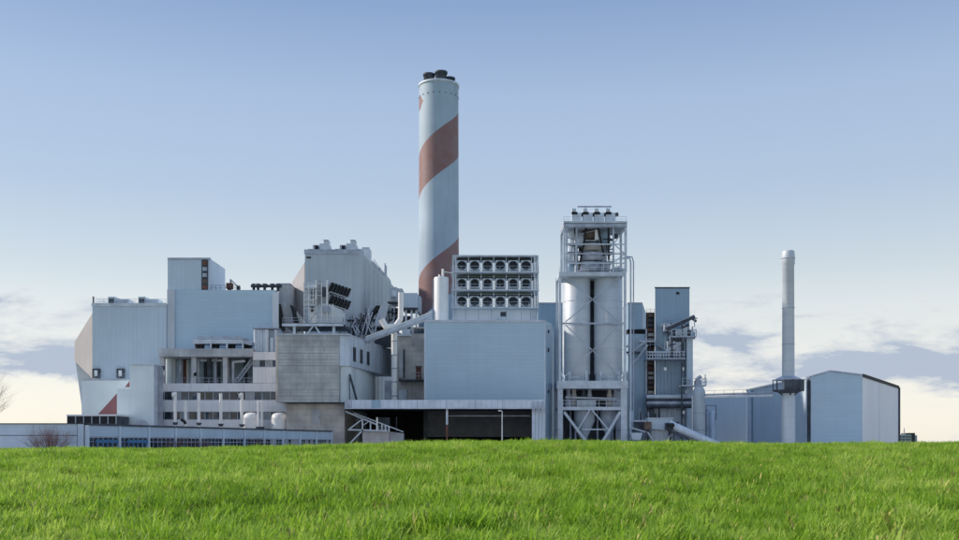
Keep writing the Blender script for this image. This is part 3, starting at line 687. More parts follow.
# ------------------------------------------------------------------ second boiler house (twin roof vents)
Y2 = 252.0
b2 = thing('boiler_house', (X(333,Y2), Y2+25, 0), 'tall grey boiler house with stepped roof vents behind the black louvre unit', 'boiler house')
x0, x1 = X(305.4,Y2), X(360,Y2); z2 = Z(250.5,Y2)
MB().prism([(x0,Y2),(x1,Y2),(-26.2,315),(x0,315)], GZ, z2).build('wall', 'clad_hull', b2)
MB().prism([(x0-.15,Y2-.2),(x1+.15,Y2-.2),(x1+.15,Y2),(x0-.15,Y2)], z2-.9, z2+.25).build('roof_edge', 'steel', b2)
flank(b2, (305.2, 262), (305.2, 322), (291, 285), (291, 302), Y2, Y2+6, 50, 'clad_warm')
pbx(b2, 'wall_sign', 'steel_dark', 307, 256.5, 311.5, 258.3, Y2-.08, .08)
zr = z2
for (a, s_) in ((312.6, 0), (339.6, 1), (362, 2)):
    if s_ < 2:
        v = MB().box(X(a,Y2), X(a+5.8,Y2), Y2+1.2, Y2+5, zr, Z(244,Y2)); vo = v.build('roof_vent', 'steel', b2)
        MB().box(X(a+2,Y2), X(a+5.4,Y2), Y2+1.1, Y2+1.2, zr+.4, Z(244.6,Y2)).build('vent_grille', 'black', vo)
        v = MB().box(X(a+6.4,Y2), X(a+16,Y2), Y2+1.4, Y2+6, zr, Z(242.3,Y2)); vo = v.build('roof_vent', 'steel_light', b2)
        MB().box(X(a+10.5,Y2), X(a+15,Y2), Y2+1.8, Y2+5, Z(242.3,Y2), Z(239,Y2)).build('vent_cap', 'steel_light', vo)
        MB().box(X(a+10.2,Y2), X(a+15.3,Y2), Y2+1.6, Y2+5.2, Z(239,Y2)+.01, Z(238.4,Y2)).build('vent_lid', 'steel', vo)
        MB().box(X(a+16.1,Y2), X(a+18.5,Y2), Y2+1.6, Y2+5, zr, Z(247.5,Y2)).build('roof_unit', 'steel', b2)
        MB().box(X(a-5,Y2), X(a-.3,Y2), Y2+1.4, Y2+4, zr, zr+.7).build('roof_unit', 'steel', b2)
    else:
        yv = 272
        vo = MB().box(X(363,yv), X(370,yv), yv, yv+5, zr, Z(248.2,yv)).build('roof_vent', 'steel_light', b2)
        MB().box(X(363.4,yv)-.2, X(369,yv)+.2, yv-.2, yv+5.2, Z(248.2,yv)+.01, Z(247.4,yv)).build('vent_lid', 'steel', vo)
# stepped parapet and big round duct along the receding right roof edge
for (yy, h, w) in ((258, 1.6, 9), (284, 1.4, 10)):
    xr = lerp(x1, -26.2, (yy-Y2)/63)
    MB().box(xr-2.2, xr-.1, yy, yy+w, zr, zr+h).build('roof_unit', 'steel_light', b2)
MB().tube((-31.2,278,zr+.2), (-29.3,305,zr+.2), 2.4, n=20).build('roof_duct', 'clad_hull', b2)
for yy in (300, 304):
    MB().tube((-28.4,yy,zr), (-28.4,yy,zr+5.5), .25, n=8).build('mast', 'steel', b2)
MB().rail([(-28.6,270,zr),(-27.6,298,zr)], 1.2, 2.2, .07).build('railing', 'steel', b2)
# seams down the receding side
for k in range(1, 9):
    yy = Y2+7*k; xr = lerp(x1, -26.2, (yy-Y2)/63)
    MB().box(xr-.05, xr+.08, yy-.12, yy+.12, 2, zr-1).build('cover_strip', 'steel', b2)

# grey stair tower between the blocks, with slanted black chutes
sg = thing('stair_tower', (X(285,249), 252, 0), 'narrow plain grey tower squeezed between smooth block and faceted boiler house', 'building')
MB().pb(279.3, 284, 290.6, None, 249, 9).build('wall', 'concrete_plain', sg)
pbx(sg, 'roof_edge', 'steel', 279.1, 283.2, 290.8, 284.3, 248.8, 9.2)
MB().extr([(279.3,304),(280.6,304),(285,330),(279.3,330)], 247.4, 1.5).build('chute', 'black', sg)
MB().extr([(290.5,304.5),(292.8,305.5),(298.5,321),(295.5,326)], 247.4, 1.5).build('chute', 'black', sg)

# ------------------------------------------------------------------ middle building, pipe lattice, ducts
YM = 252.0
mb_ = thing('link_building', (X(400,YM), YM+10, Z(400,226)), 'weathered concrete link building with a balcony door behind the white forked pipe', 'building')
MB().box(X(393.2,YM), X(426,YM), YM, YM+22, Z(400,226)+.01, Z(335,YM)).build('wall', 'concrete_warm', mb_)
pbx(mb_, 'roof_edge', 'steel_light', 392, 333.8, 412, 335.8, YM-.6, 20)
pbx(mb_, 'parapet', 'concrete_warm', 412.5, 327, 426, 334.9, YM+.2, 10)
pbx(mb_, 'window_strip', 'glass_blue', 414.5, 328.5, 425.5, 333.4, YM+.1, .1)
dd = pbx(mb_, 'door', 'rust_red', 416.4, 367, 421.8, 379.4, YM-.12, .12)
pbx(dd, 'door_frame', 'steel_dark', 415.9, 366, 422.4, 366.9, YM-.16, .16)
bl = pbx(mb_, 'balcony', 'steel_dark', 399, 379.5, 425, 381, YM-2.6, 2.6)
MB().rail([(X(399,YM),YM-2.5,Z(379.5,YM-2.6)), (X(425,YM),YM-2.5,Z(379.5,YM-2.6))], 1.7, 1.2, .09).build('railing', 'steel', bl)
MB().pb(399.5, 350, 403.5, 378, YM-.8, .8).build('wall_duct', 'concrete_plain', mb_)
MB().pb(404, 349.5, 405.2, 378, YM-.5, .5).build('downpipe', 'steel_dark', mb_)
MB().pb(412.5, 338, 414.5, 345, YM-.4, .4).build('wall_lamp', 'concrete_plain', mb_)
MB().box(X(385.5,YM), X(392,YM), YM-1.5, YM+6, Z(400,226), Z(381,YM)).build('machine_box', 'steel', mb_)
MB().pb(399, 390, 407, 400, YM-1.2, 1.1).build('machine_box', 'steel_light', mb_)

zbr = zb1-.02
lt = thing('steel_lattice', (X(368,249), 249, zbr), 'tangle of dark steel platforms, chutes and railings between boiler house and forked pipe', 'steelwork')
MB().box(X(375,256), X(401.5,256), 256, 259, zbr, Z(333,256)).build('machine_floor', 'steel_dark', lt)
random.seed(11)
def zoneY(a): return 248.5 if a < 371 else 256.5
for a in (347.5, 352, 357, 361.5, 366.5, 371.5, 377, 383, 389, 394.5, 399):
    Y = zoneY(a)+random.choice((0, .8, 1.6)); h = random.choice((305, 312, 316, 308, 320))
    MB().bar((X(a,Y),Y,zbr), (X(a,Y),Y,Z(h,Y)), .22).build('post', random.choice(['steel','steel','steel_dark','steel_light']), lt)
for y in (311, 319.5, 327.5):
    for (a, b_) in ((347, 371), (371, 401)):
        if y == 311 and a == 347: continue
        Y = zoneY(a)
        pbx(lt, 'walkway', 'steel_dark', a, y, b_, y+.9, Y, 3)
        MB().rail([P(a,y,Y+.1), P(b_,y,Y+.1)], 1.2, 1.4, .07).build('railing', 'steel', lt)
pbx(lt, 'machine', 'steel_dark', 359, 321, 371, 334, 249, 2.5)
pbx(lt, 'machine', 'steel_dark', 347.5, 326, 357, 334, 249.2, 2.5)
pbx(lt, 'machine', 'black', 386, 308, 399, 333, 258, 2.4)
pbx(lt, 'machine', 'steel_dark', 375, 319, 386, 333, 257.8, 2.4)
pbx(lt, 'machine', 'steel_light', 402.5, 329, 411, 334.4, 253, 3)
pbx(lt, 'machine', 'steel_dark', 399.2, 316, 412, 329, 262, 3)
MB().extr([(381,305.5),(388.5,305.5),(384,326),(374,326)], 253.4, 2.5).build('chute', 'clad_grey', lt)
MB().extr([(376.5,305.5),(380.8,305.5),(370,321),(369,316)], 253.8, 2).build('chute', 'black', lt)
for (a, b_, c, d) in ((362,335,371,305), (366,335,373,312), (352,328,360,312), (384,334,394,320), (375,333,381,312), (356,334,364,312)):
    MB().bar(P(a,b_,247.6), P(c,d,247.6), .25).build('brace', 'steel', lt)

rnd = random.Random(41)
for k in range(34):
    a = rnd.uniform(347, 399); y = rnd.uniform(308, 328); Y = zoneY(a)-rnd.uniform(.2, 1.5)
    kd = rnd.random()
    q_ = P(a+rnd.uniform(-.5,.5), min(335,y+rnd.uniform(6,18)), Y) if kd < .5 else P(a+rnd.uniform(4,10), y, Y) if kd < .75 else P(a+rnd.uniform(3,6), min(335,y+rnd.uniform(6,12)), Y)
    MB().tube(P(a,y,Y), q_, rnd.choice((.08,.12,.2)), n=6).build('pipe', rnd.choice(['steel','steel_light','steel_dark','steel']), lt)
for k in range(10):
    a = rnd.uniform(347, 396); y = rnd.uniform(314, 330); Y = zoneY(a)+rnd.uniform(.2, 1)
    pbx(lt, 'machine_box', rnd.choice(['steel_dark','clad_deep','steel','black']), a, y, a+rnd.uniform(2,6), min(335,y+rnd.uniform(3,7)), Y, .8)
dx = thing('duct_box', (X(408,258), 262, Z(335,252)), 'raised light grey duct box on steel legs beside the foot of the striped chimney', 'duct')
pbx(dx, 'box', 'clad_blue', 403, 293, 418, 307.5, 257, 8)
pbx(dx, 'box', 'clad_hull', 391, 288.5, 402.8, 303, 257.5, 7)
MB().extr([(391,288.4),(396,286.8),(402.8,290.5),(402.8,293)], 257.6, 6.8).build('sloped_lid', 'clad_hull', dx)
MB().tube(P(394,291,256.2), P(394,297,256.2), .8, n=14).build('silencer', 'steel_light', dx)
pbx(dx, 'platform', 'steel_dark', 388, 301.5, 399, 302.8, 255.4, 2)
for a in (391, 406.5, 412.2, 417):
    MB().box(X(a,258)-.25, X(a,258)+.25, 257.6, 258.2, Z(335,252), Z(307.5 if a > 400 else 303,257.2)).build('leg', 'steel_light', dx)
MB().pb(403.2, 307.6, 418, 309.5, 256.9, 8).build('floor_beam', 'steel_dark', dx)
pbx(dx, 'box', 'clad_grey', 415, 296, 421, 312, 259, 5)

fp_ = thing('forked_pipe', (X(395,243), 243, Z(400,226)), 'big white vertical pipe that forks into two arms above the link building', 'pipe')
Y = 243.0; xc = X(394.8,Y)
MB().tube((xc,Y,Z(400,226)-.02), (xc,Y,Z(329,Y)), .72, n=18).build('trunk', 'pipe_white', fp_)
for y in (341, 355, 368.5, 382, 396):
    MB().lathe(xc, Y, [(.73,Z(y+.5,Y)),(.82,Z(y+.45,Y)),(.82,Z(y-.45,Y)),(.73,Z(y-.5,Y))], 18).build('flange', 'steel', fp_)
MB().path([(xc,Y,Z(329,Y)), P(394.8,326.5,Y), P(386.5,327,Y), P(382,319.5,Y)], .72, 16).build('arm', 'pipe_white', fp_)
MB().path([P(395.2,327,Y), P(401,319.3,Y+1), P(401.3,308,Y+1), P(401.3,292.5,Y+1)], .66, 16).build('arm', 'pipe_white', fp_)
cv = thing('conveyor_duct', (X(372,242), 240, 0), 'long white inclined duct rising to the right past the forked pipe', 'duct')
a0, a1 = P(366.5,340.5,241.5), P(432,315.8,240.2)
MB().bar(a0, a1, 1.3, 1.25).build('casing', 'steel_light', cv)
MB().bar(a0+Vector((0,-.5,.85)), a1+Vector((0,-.5,.85)), .2).build('cover_strip', 'pipe_white', cv)
MB().bar(a0+Vector((0,-.72,-.3)), a1+Vector((0,-.72,-.3)), .08, .3).build('cover_strip', 'steel', cv)
q = a0.lerp(a1, .97); MB().bar((q.x,q.y,Z(320.5,236)), q-Vector((0,0,.4)), .5).build('leg', 'steel', cv)
q = a0.lerp(a1, .06); MB().bar((q.x-.8,q.y,zb1-.3), q-Vector((0,0,.3)), .5).build('leg', 'steel', cv)

# ------------------------------------------------------------------ chimney with helical stripe
YK = 280.0; xk = X(439.3,YK); rt = 19.6*YK/F; rb = 20.6*YK/F; zk = Z(86,YK)
mk = mat('chimney_paint', (0.42, 0.53, 0.62), 0.6, 0, 0.05, 0.12, 0.20)
t = mk.node_tree; bsdf = t.nodes['Principled BSDF']; old = bsdf.inputs['Base Color'].links[0].from_socket
g = nd(t, 'ShaderNodeNewGeometry'); sx = nd(t, 'ShaderNodeSeparateXYZ'); t.links.new(g.outputs['Position'], sx.inputs[0])
def km(op, a, b_=None, c=None):
    n = nd(t, 'ShaderNodeMath', operation=op)
    for i, v in enumerate((a, b_, c)):
        if v is None: continue
        if hasattr(v, 'links'): t.links.new(v, n.inputs[i])
        else: n.inputs[i].default_value = v
    return n.outputs[0]
th = km('ARCTAN2', km('SUBTRACT', sx.outputs[0], xk), km('MULTIPLY', km('SUBTRACT', sx.outputs[1], YK), -1.0))   # 0 facing the field, -pi/2 left
def zrow(py): return Z(py, YK)
slope = (zrow(110)-zrow(158))/math.pi
hz_ = km('SUBTRACT', sx.outputs[2], km('MULTIPLY', th, slope))
def between(v, lo, hi): return km('MULTIPLY', km('GREATER_THAN', v, lo), km('LESS_THAN', v, hi))
red = between(hz_, zrow(179), zrow(135.5))
red = km('MAXIMUM', red, between(hz_, zrow(306), zrow(259)))
tri = km('MULTIPLY', between(hz_, zrow(96), zrow(60)), km('LESS_THAN', km('ADD', km('MULTIPLY', km('ABSOLUTE', km('SUBTRACT', sx.outputs[2], zrow(105))), .16), th), -0.85))
tri = km('MULTIPLY', tri, km('LESS_THAN', km('ABSOLUTE', km('SUBTRACT', sx.outputs[2], zrow(105))), 7*YK/F))
red = km('MAXIMUM', red, tri)
nz1 = nd(t, 'ShaderNodeTexNoise'); nz1.inputs['Scale'].default_value = 0.5; nz1.inputs['Detail'].default_value = 8; t.links.new(g.outputs['Position'], nz1.inputs['Vector'])
fade = km('MULTIPLY', red, km('MULTIPLY_ADD', nz1.outputs[0], 0.35, 0.72))
rm = nd(t, 'ShaderNodeMix', data_type='RGBA'); t.links.new(fade, rm.inputs[0]); t.links.new(old, rm.inputs[6]); rm.inputs[7].default_value = (0.26, 0.125, 0.105, 1)
t.links.new(rm.outputs[2], bsdf.inputs['Base Color'])
ch = thing('chimney', (xk, YK, 0), 'tall broad chimney with a faded red spiral stripe and black flue mouths', 'chimney')
NS = 48; NR = 22
m = MB()
for i in range(NR):
    za = lerp(GZ, zk, i/NR); zb = lerp(GZ, zk, (i+1)/NR)
    ra = lerp(rb, rt, i/NR); rbb = lerp(rb, rt, (i+1)/NR)
    vs = []
    for (r_, z_) in ((ra, za), (rbb, zb)):
        for k in range(NS):
            u_ = 2*math.pi*(k+.5)/NS; vs.append((xk+r_*math.cos(u_), YK+r_*math.sin(u_), z_))
    m.add(vs, [(k,(k+1)%NS,NS+(k+1)%NS,NS+k) for k in range(NS)], True)
m.add([(xk+rt*math.cos(2*math.pi*(k+.5)/NS), YK+rt*math.sin(2*math.pi*(k+.5)/NS), zk) for k in range(NS)], [list(range(NS))])
m.build('shaft', mk, ch)
MB().lathe(xk, YK, [(rt+.0,zk-.5),(rt+.22,zk-.45),(rt+.22,zk+.15),(rt-.6,zk+.4)], 40).build('rim', 'steel_light', ch)
for (dx_, dy_, r_, h) in ((-2.65,-1.4,1.5,2.8), (.75,-2.3,1.55,3.1), (3.1,-.4,1.3,2.1), (-.8,1.6,1.4,2.0)):
    fl = MB().lathe(xk+dx_, YK+dy_, [(r_,zk+.1),(r_,zk+h-.55),(r_+.22,zk+h-.5),(r_+.22,zk+h),(r_-.1,zk+h),(r_-.15,zk+h-.8)], 22).build('flue', 'steel_dark', ch)
for k in range(20):
    u_ = 2*math.pi*(k+.25)/20
    if math.sin(u_) < .3:
        MB().ball((xk+(rt+.08)*math.cos(u_), YK+(rt+.08)*math.sin(u_), zrow(98.5)), .16, 6, 4).build('warning_stud', 'steel_dark', ch)

# ------------------------------------------------------------------ big front hall with canopy
YH = 236.0
hl = thing('machine_hall', (X(485,YH), YH+14, 0), 'big plain blue-grey box hall above the dark canopy opening', 'building')
zh = Z(320.5,YH); zcan = Z(400,226); zcb = Z(408,226)
MB().box(X(425,YH), X(546,YH), YH, YH+28, zcan+.05, zh).build('wall', 'clad_hall', hl)
MB().box(X(424.6,YH), X(546.4,YH), YH-.15, YH, zh-.45, zh+.12).build('roof_edge', 'steel_light', hl)
for a in (425.2, 545.2):
    pbx(hl, 'corner_strip', 'silver_clad', a-.5, 322, a+.9, 399.4, YH-.1, .1)
# receding right flank
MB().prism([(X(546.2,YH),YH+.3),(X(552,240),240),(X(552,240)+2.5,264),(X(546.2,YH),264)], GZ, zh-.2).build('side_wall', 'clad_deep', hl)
for (y, h) in ((348, 4), (330, 3), (390, 3)):
    pbx(hl, 'side_fitting', 'black', 548.6, y, 549.8, y+h, 237.6, .4)
# canopy: fascia of separate sheets on a deep roof
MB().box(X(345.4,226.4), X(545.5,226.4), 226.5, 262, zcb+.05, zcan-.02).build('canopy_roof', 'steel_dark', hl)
cuts = [345, 352.5, 372.5, 381, 399, 417.5, 447, 476, 503, 531.5, 546]
for i, (a, b_) in enumerate(zip(cuts, cuts[1:])):
    pbx(hl, 'fascia_panel', 'clad_deep' if i in (2,) else 'steel' if i == 0 else 'silver_clad', a+.1, 400+random.uniform(-.1,.1), b_-.1, 408, 226+random.uniform(-.03,.03), .4)
MB().box(X(345,226), X(546,226), 225.9, 226.45, zcb-.22, zcb-.02).build('canopy_beam', 'steel_light', hl)
# pier at the right end and opening depth
for k in range(4):
    a = 532.5+3.4*k
    MB().pb(a, 408.8, a+3.2, None, 227+.15*(k % 2), 1.2).build('pier_panel', 'silver_clad', hl)
for a in (534, 538.5, 543):
    MB().bar(P(a,401,225.7), P(a+.4,412,225.7), .4).build('drain_hook', 'steel', hl)
pbx(hl, 'back_wall', 'black', 350, 400, 546, None, 263, .6)  # black so that the shade under the deep canopy is in the colour
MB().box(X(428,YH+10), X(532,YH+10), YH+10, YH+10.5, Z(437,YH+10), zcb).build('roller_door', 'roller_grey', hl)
MB().box(X(424,YH+10), X(427.9,YH+10), YH+9.8, YH+10.8, GZ, zcb).build('door_post', 'steel_dark', hl)  # darkened too, to deepen the shade inside the opening
MB().box(X(448,228), X(532,228), 234, 234.3, Z(416.5,234), Z(415.5,234)).build('beam', 'steel', hl)
pl_ = MB().box(X(447.5,227)-.2, X(447.5,227)+.2, 227, 227.4, GZ, zcb-.2).build('column', 'rust_red', hl)
MB().box(X(447.5,227)-.24, X(447.5,227)+.24, 226.96, 227.44, 6.2, zcb-.2).build('column_sleeve', 'steel_light', pl_)

# loading stair under the canopy
ls = thing('loading_stair', (X(375,230), 231, 0), 'pale steel stair and truss railing over a concrete ramp wall, under the canopy left end', 'stair')
MB().pb(363, 431.5, 389, None, 229.5, 4).build('ramp_wall', 'concrete_warm', ls)
MB().extr([(389,431.5),(404,433.5),(404,None),(389,None)], 230.5, 3).build('ramp_wall', 'concrete_plain', ls)
for (a, b_, c, d, w, nm) in ((346,411.5,378,425,.34,'stringer'), (354,413,404,432,.22,'stringer'), (348.5,429.8,388,431,.34,'beam'), (350,429,362,420,.3,'brace'), (363,419,363,431,.34,'post'), (362,431.5,350,444,.34,'brace'), (364,425,371,420.5,.18,'brace'), (371,422,371,430.5,.3,'post'), (382.5,424,382.5,430.5,.3,'post'), (386,425.5,386,430.5,.3,'post'), (389.5,427,389.5,432,.3,'post')):
    MB().bar(P(a,b_,229.2), P(c,d,229.2), w).build(nm, 'steel_light', ls)
pbx(ls, 'panel', 'tank_white', 376.6, 417.5, 378.4, 430.6, 229.0, .3)
pbx(ls, 'machine_box', 'steel_dark', 379, 417.6, 390, 425, 231, 2)
MB().rail([P(379,430.8,229.1), P(389,431,229.1)], 1.0, .8, .08).build('railing', 'steel_light', ls)
MB().pb(396.5, 417, 397.6, None, 232, .3).build('post', 'steel_dark', ls)

lp = thing('lamp_post', (X(502.7,219), 219, 0), 'slim pale lamp post with a small head in front of the dark loading bay', 'lamp')
x = X(502.7,219)
MB().tube((x,219,GZ), (x,219,Z(411.5,219)), .13, .09, n=10).build('pole', 'steel_light', lp)
MB().tube((x,219,Z(411.5,219)), (x-.45,219,Z(410.6,219)), .09, n=8).box(x-.85, x-.25, 218.8, 219.2, Z(411.3,219), Z(410.2,219)).build('lamp_head', 'tank_white', lp)

# ------------------------------------------------------------------ cooler bank on the hall roof
ck = thing('cooler_bank', (X(495,246), 248, zh), 'three-storey bank of round cooling fans on the hall roof', 'cooler')
YF = 246.0
MB().box(X(453.5,YF), X(537,YF), YF+.6, YF+8, zh+.02, Z(308,YF)).build('base_wall', 'clad_white', ck)
for a in (466, 479, 492, 507, 522, 531):
    MB().box(X(a,YF)-.06, X(a,YF)+.06, YF+.54, YF+.6, zh+.1, Z(308.4,YF)).build('cover_strip', 'steel', ck)
pbx(ck, 'base_vent', 'steel_dark', 501, 312, 506.5, 316.5, YF+.5, .1)
pbx(ck, 'base_box', 'steel_light', 497, 317, 503.5, 319.5, YF+.2, .35)
for y in (271.2, 289.2, 306.9):
    pbx(ck, 'walkway', 'steel_light', 451.5, y, 539.5, y+1.3, YF-1.2, 9)
    MB().rail([P(451.8,y,YF-1.1), P(539.2,y,YF-1.1)], 1.25, 2.4, .06).build('railing', 'steel_light', ck)
for a in (453.4, 456.2, 535, 538.3):
    for yy in (YF-.3, YF+6.6):
        MB().box(X(a,YF)-.16, X(a,YF)+.16, yy, yy+.32, zh+.02, Z(256,YF)).build('post', 'steel_light', ck)
pbx(ck, 'top_beam', 'steel_light', 453, 255, 538.6, 256.4, YF-.35, 7.6)
zrows = ((257.2, 270.9), (275.3, 288.9), (293.2, 306.6))
def fan_unit(root, cx, cy, Y, w, h, hood):
    """square housing with a round opening, guard ring and six blades"""
    c = P(cx, cy, Y); hw = w/2*Y/F; hh = h/2*Y/F; r_ = min(hw, hh)*.88
    n = 28; m = MB(); ring = [(math.cos(2*math.pi*i/n), math.sin(2*math.pi*i/n)) for i in range(n)]
    vs = []
    for (a, b_) in ring:
        s_ = 1/max(abs(a), abs(b_)); vs.append((c.x+a*s_*hw, c.y, c.z+b_*s_*hh))
    vs += [(c.x+a*r_, c.y, c.z+b_*r_) for a, b_ in ring]
    vs += [(c.x+a*r_, c.y+.9, c.z+b_*r_) for a, b_ in ring]
    fs = [(i,(i+1)%n,n+(i+1)%n,n+i) for i in range(n)]+[(n+i,n+(i+1)%n,2*n+(i+1)%n,2*n+i) for i in range(n)]
    m.add(vs, fs)
    m.box(c.x-hw, c.x+hw, c.y+.9, c.y+2.6, c.z-hh, c.z+hh)
    ho = m.build('fan_housing', 'steel_light', root)
    d = MB().tube((c.x,c.y+.88,c.z), (c.x,c.y+.80,c.z), r_*.99, n=24).build('fan_throat', 'fan_black', ho)
    bl_ = MB()
    for k in range(6):
        u_ = 2*math.pi*k/6+cx; a = Vector((math.cos(u_),0,math.sin(u_))); b_ = Vector((-math.sin(u_),0,math.cos(u_)))
        bl_.add([c+a*r_*.2+Vector((0,.55,0)), c+a*r_*.93+Vector((0,.5,0))-b_*r_*.1, c+a*r_*.93+Vector((0,.7,0))+b_*r_*.28, c+a*r_*.25+b_*r_*.16+Vector((0,.68,0))], [(0,1,2,3)])
    bl_.tube(c+Vector((0,.4,0)), c+Vector((0,.75,0)), r_*.24, n=12)
    bl_.build('fan_blades', 'steel_dark', ho)
    gd = MB()
    for k in (.45, .75, 1.0):
        pts = [c+Vector((a*r_*k,-.06,b_*r_*k)) for a, b_ in ring[::2]]
        for p_, q_ in zip(pts, pts[1:]+pts[:1]): gd.bar(p_, q_, .045)
    gd.bar(c+Vector((-r_,-.06,0)), c+Vector((r_,-.06,0)), .06).bar(c+Vector((0,-.06,-r_)), c+Vector((0,-.06,r_)), .06)
    gd.build('fan_guard', 'steel_dark', ho)
    if hood:   # middle row: deep square frames in front of the fans
        MB().box(c.x-hw*.75, c.x+hw*.8, c.y-.35, c.y-.25, c.z-hh*.85, c.z-hh*.72).box(c.x-hw*.75, c.x-hw*.68, c.y-.35, c.y-.25, c.z-hh*.72, c.z+hh*.6).box(c.x+hw*.73, c.x+hw*.8, c.y-.35, c.y-.25, c.z-hh*.72, c.z+hh*.6).build('guard_frame', 'steel_light', ho)
for j, (y0, y1) in enumerate(zrows):
    for k in range(6):
        fan_unit(ck, 462.3+12.85*k, (y0+y1)/2+1.4, YF+.3, 10.6, 10.2, j == 1)
    for k in range(7):
        a = 456.4+12.6*k
        MB().bar(P(a,y1,YF), P(a,y0-.4,YF), .16).build('post', 'steel_light', ck)
    MB().box(X(457,YF), X(535,YF), YF+1.2, YF+5, Z(y0+2.0,YF), Z(y0+.6,YF)).build('header_pipe', 'steel_dark', ck)
# white tank beside the coolers
wt = thing('surge_tank', (X(441.8,243), 243, zh), 'upright white cylinder tank on the hall roof, against the chimney', 'tank')
x = X(441.8,243); r_ = 7.3*.243
MB().lathe(x, 243, [(r_,zh),(r_,Z(278.6,243)),(r_*.96,Z(277.6,243)),(.1,Z(276.9,243))], 28).build('shell', 'tank_white', wt)
MB().tube((x+.4,243,Z(278,243)), (x+.4,243,Z(269,243)), .3, n=10).tube((x-.5,243,Z(278,243)), (x-.5,243,Z(274.5,243)), .22, n=8).build('vent_pipe', 'pipe_white', wt)
MB().bar((x+.4,243,Z(271.6,243)), (X(453,243),245.2,Z(271.6,243)), .2).build('vent_link', 'pipe_white', wt)
MB().ladder((x-r_-.3,243,zh), (x-r_-.3,243,Z(279,243)), (0,.3,0)).build('ladder', 'steel', wt)
for a in (427.5, 430, 432):
    MB().box(X(a,240)-.2, X(a,240)+.2, 240, 240.4, zh, Z(313-(a-427)*.6,240)).build('pipe_stub', 'steel_light', wt)
# ------------------------------------------------------------------ blue block behind hall and silos
bb = thing('back_building', (X(552,262), 268, 0), 'dark blue block showing in the gap between big hall and silo tower', 'building')
MB().box(X(538,264.5), X(563,264.5), 264.5, 280, GZ, Z(303,264.5)).build('wall', 'clad_deep', bb)
MB().box(X(538,264.5), X(563,264.5), 264.3, 264.5, Z(304.2,264.5), Z(302.6,264.5)).build('roof_edge', 'steel', bb)
# ------------------------------------------------------------------ silo tower
YS = 236.0; sd = 8.6
stw = thing('silo_tower', (X(593,YS), YS+4, 0), 'steel silo tower with two tall metal silos and an open lattice top', 'silo')
def beamY(name, x0, y0, x1, y1, mt='steel_light', Y=YS, d=.5): return pbx(stw, name, mt, x0, y0, x1, y1, Y, d)
for (a, b_) in ((558.3, 563.4), (621.4, 627.6)):
    for yy in (YS, YS+sd):
        l_ = MB().box(X(a,YS), X(b_,YS), yy, yy+.9, GZ, Z(388,YS)).build('leg', 'steel_light', stw)
        MB().box(X(a,YS)-.08, X(b_,YS)+.08, yy-.08, yy+.98, Z(430.5,YS), Z(429.5,YS)).build('joint_plate', 'steel', l_)
    MB().box(X(a,YS)+.2, X(b_,YS)-.2, YS+.2, YS+sd+.6, Z(410,YS), Z(407,YS)).build('side_beam', 'steel_light', stw)
MB().box(X(557.6,YS), X(628.2,YS), YS-.3, YS+sd+1.2, Z(388.6,YS), Z(381,YS)).build('main_beam', 'steel_light', stw)
MB().box(X(563.5,YS), X(621.3,YS), YS+.1, YS+.7, Z(410.2,YS), Z(406.9,YS)).build('cross_beam', 'steel_light', stw)
MB().box(X(563.5,YS), X(621.3,YS), YS+.7, YS+sd, Z(409.4,YS), Z(408.6,YS)).build('deck', 'steel_dark', stw)
MB().rail([(X(563.5,YS),YS+.2,Z(406.9,YS)), (X(621.3,YS),YS+.2,Z(406.9,YS))], 1.55, 1.7, .1).build('railing', 'steel_light', stw)
pbx(stw, 'machine_box', 'clad_grey', 577.5, 400.5, 596.5, 407.5, YS+1.4, 2.5)
for (a, mt) in ((569, 'steel'), (574.5, 'concrete_warm'), (584, 'steel_dark'), (590, 'steel'), (610, 'concrete_warm'), (616, 'steel')):
    MB().tube(P(a,406.9,YS+4), P(a,394,YS+4), .9, .6, n=12).build('valve', mt, stw)
    MB().tube(P(a,394,YS+4), P(a,388.7,YS+4), .5, n=10).build('outlet', mt, stw)
MB().tube(P(566,397.5,YS+2.5), P(619,399,YS+2.5), .28, n=10).build('pipe', 'steel_light', stw)
MB().box(X(560,246), X(627,246), YS+sd+1, YS+sd+1.4, GZ, Z(389,YS+sd)).build('back_wall', 'steel_dark', stw)
# V braces and discharge hopper
for (a, b_, c, d, w) in ((564.5,412,588,443.5,.75), (620.5,412,602,443.5,.75), (590.5,409.5,577,432,.38), (592,409.5,609,430,.38)):
    MB().bar(P(a,b_,YS+.3), P(c,d,YS+.3), w, w*.8).build('brace', 'steel_light', stw)
MB().bar(P(583,429.5,YS+.5), P(609,429.5,YS+.5), .3).build('tie', 'steel_light', stw)
for (a, b_, c, d, w) in ((566,412,585,444,.5), (620,412,603,444,.5)):
    MB().bar(P(a,b_,YS+sd), P(c,d,YS+sd), w).build('brace', 'steel', stw)
xh = X(585,YS+4)
MB().lathe(xh, YS+4, [(.7,Z(441,YS+4)),(.8,Z(437,YS+4)),(2.5,Z(421,YS+4)),(2.5,Z(410.5,YS+4))], 24).build('hopper', 'clad_hull', stw)
xh = X(609,YS+4.4)
MB().lathe(xh, YS+4.4, [(.6,Z(441,YS+4)),(.6,Z(437,YS+4)),(2.1,Z(421,YS+4)),(2.1,Z(410.5,YS+4))], 24).build('hopper', 'steel', stw)
for a in (571, 576, 598, 613):
    MB().tube(P(a,445,YS+5), P(a,411,YS+5), .22, n=8).build('pipe', 'steel', stw)
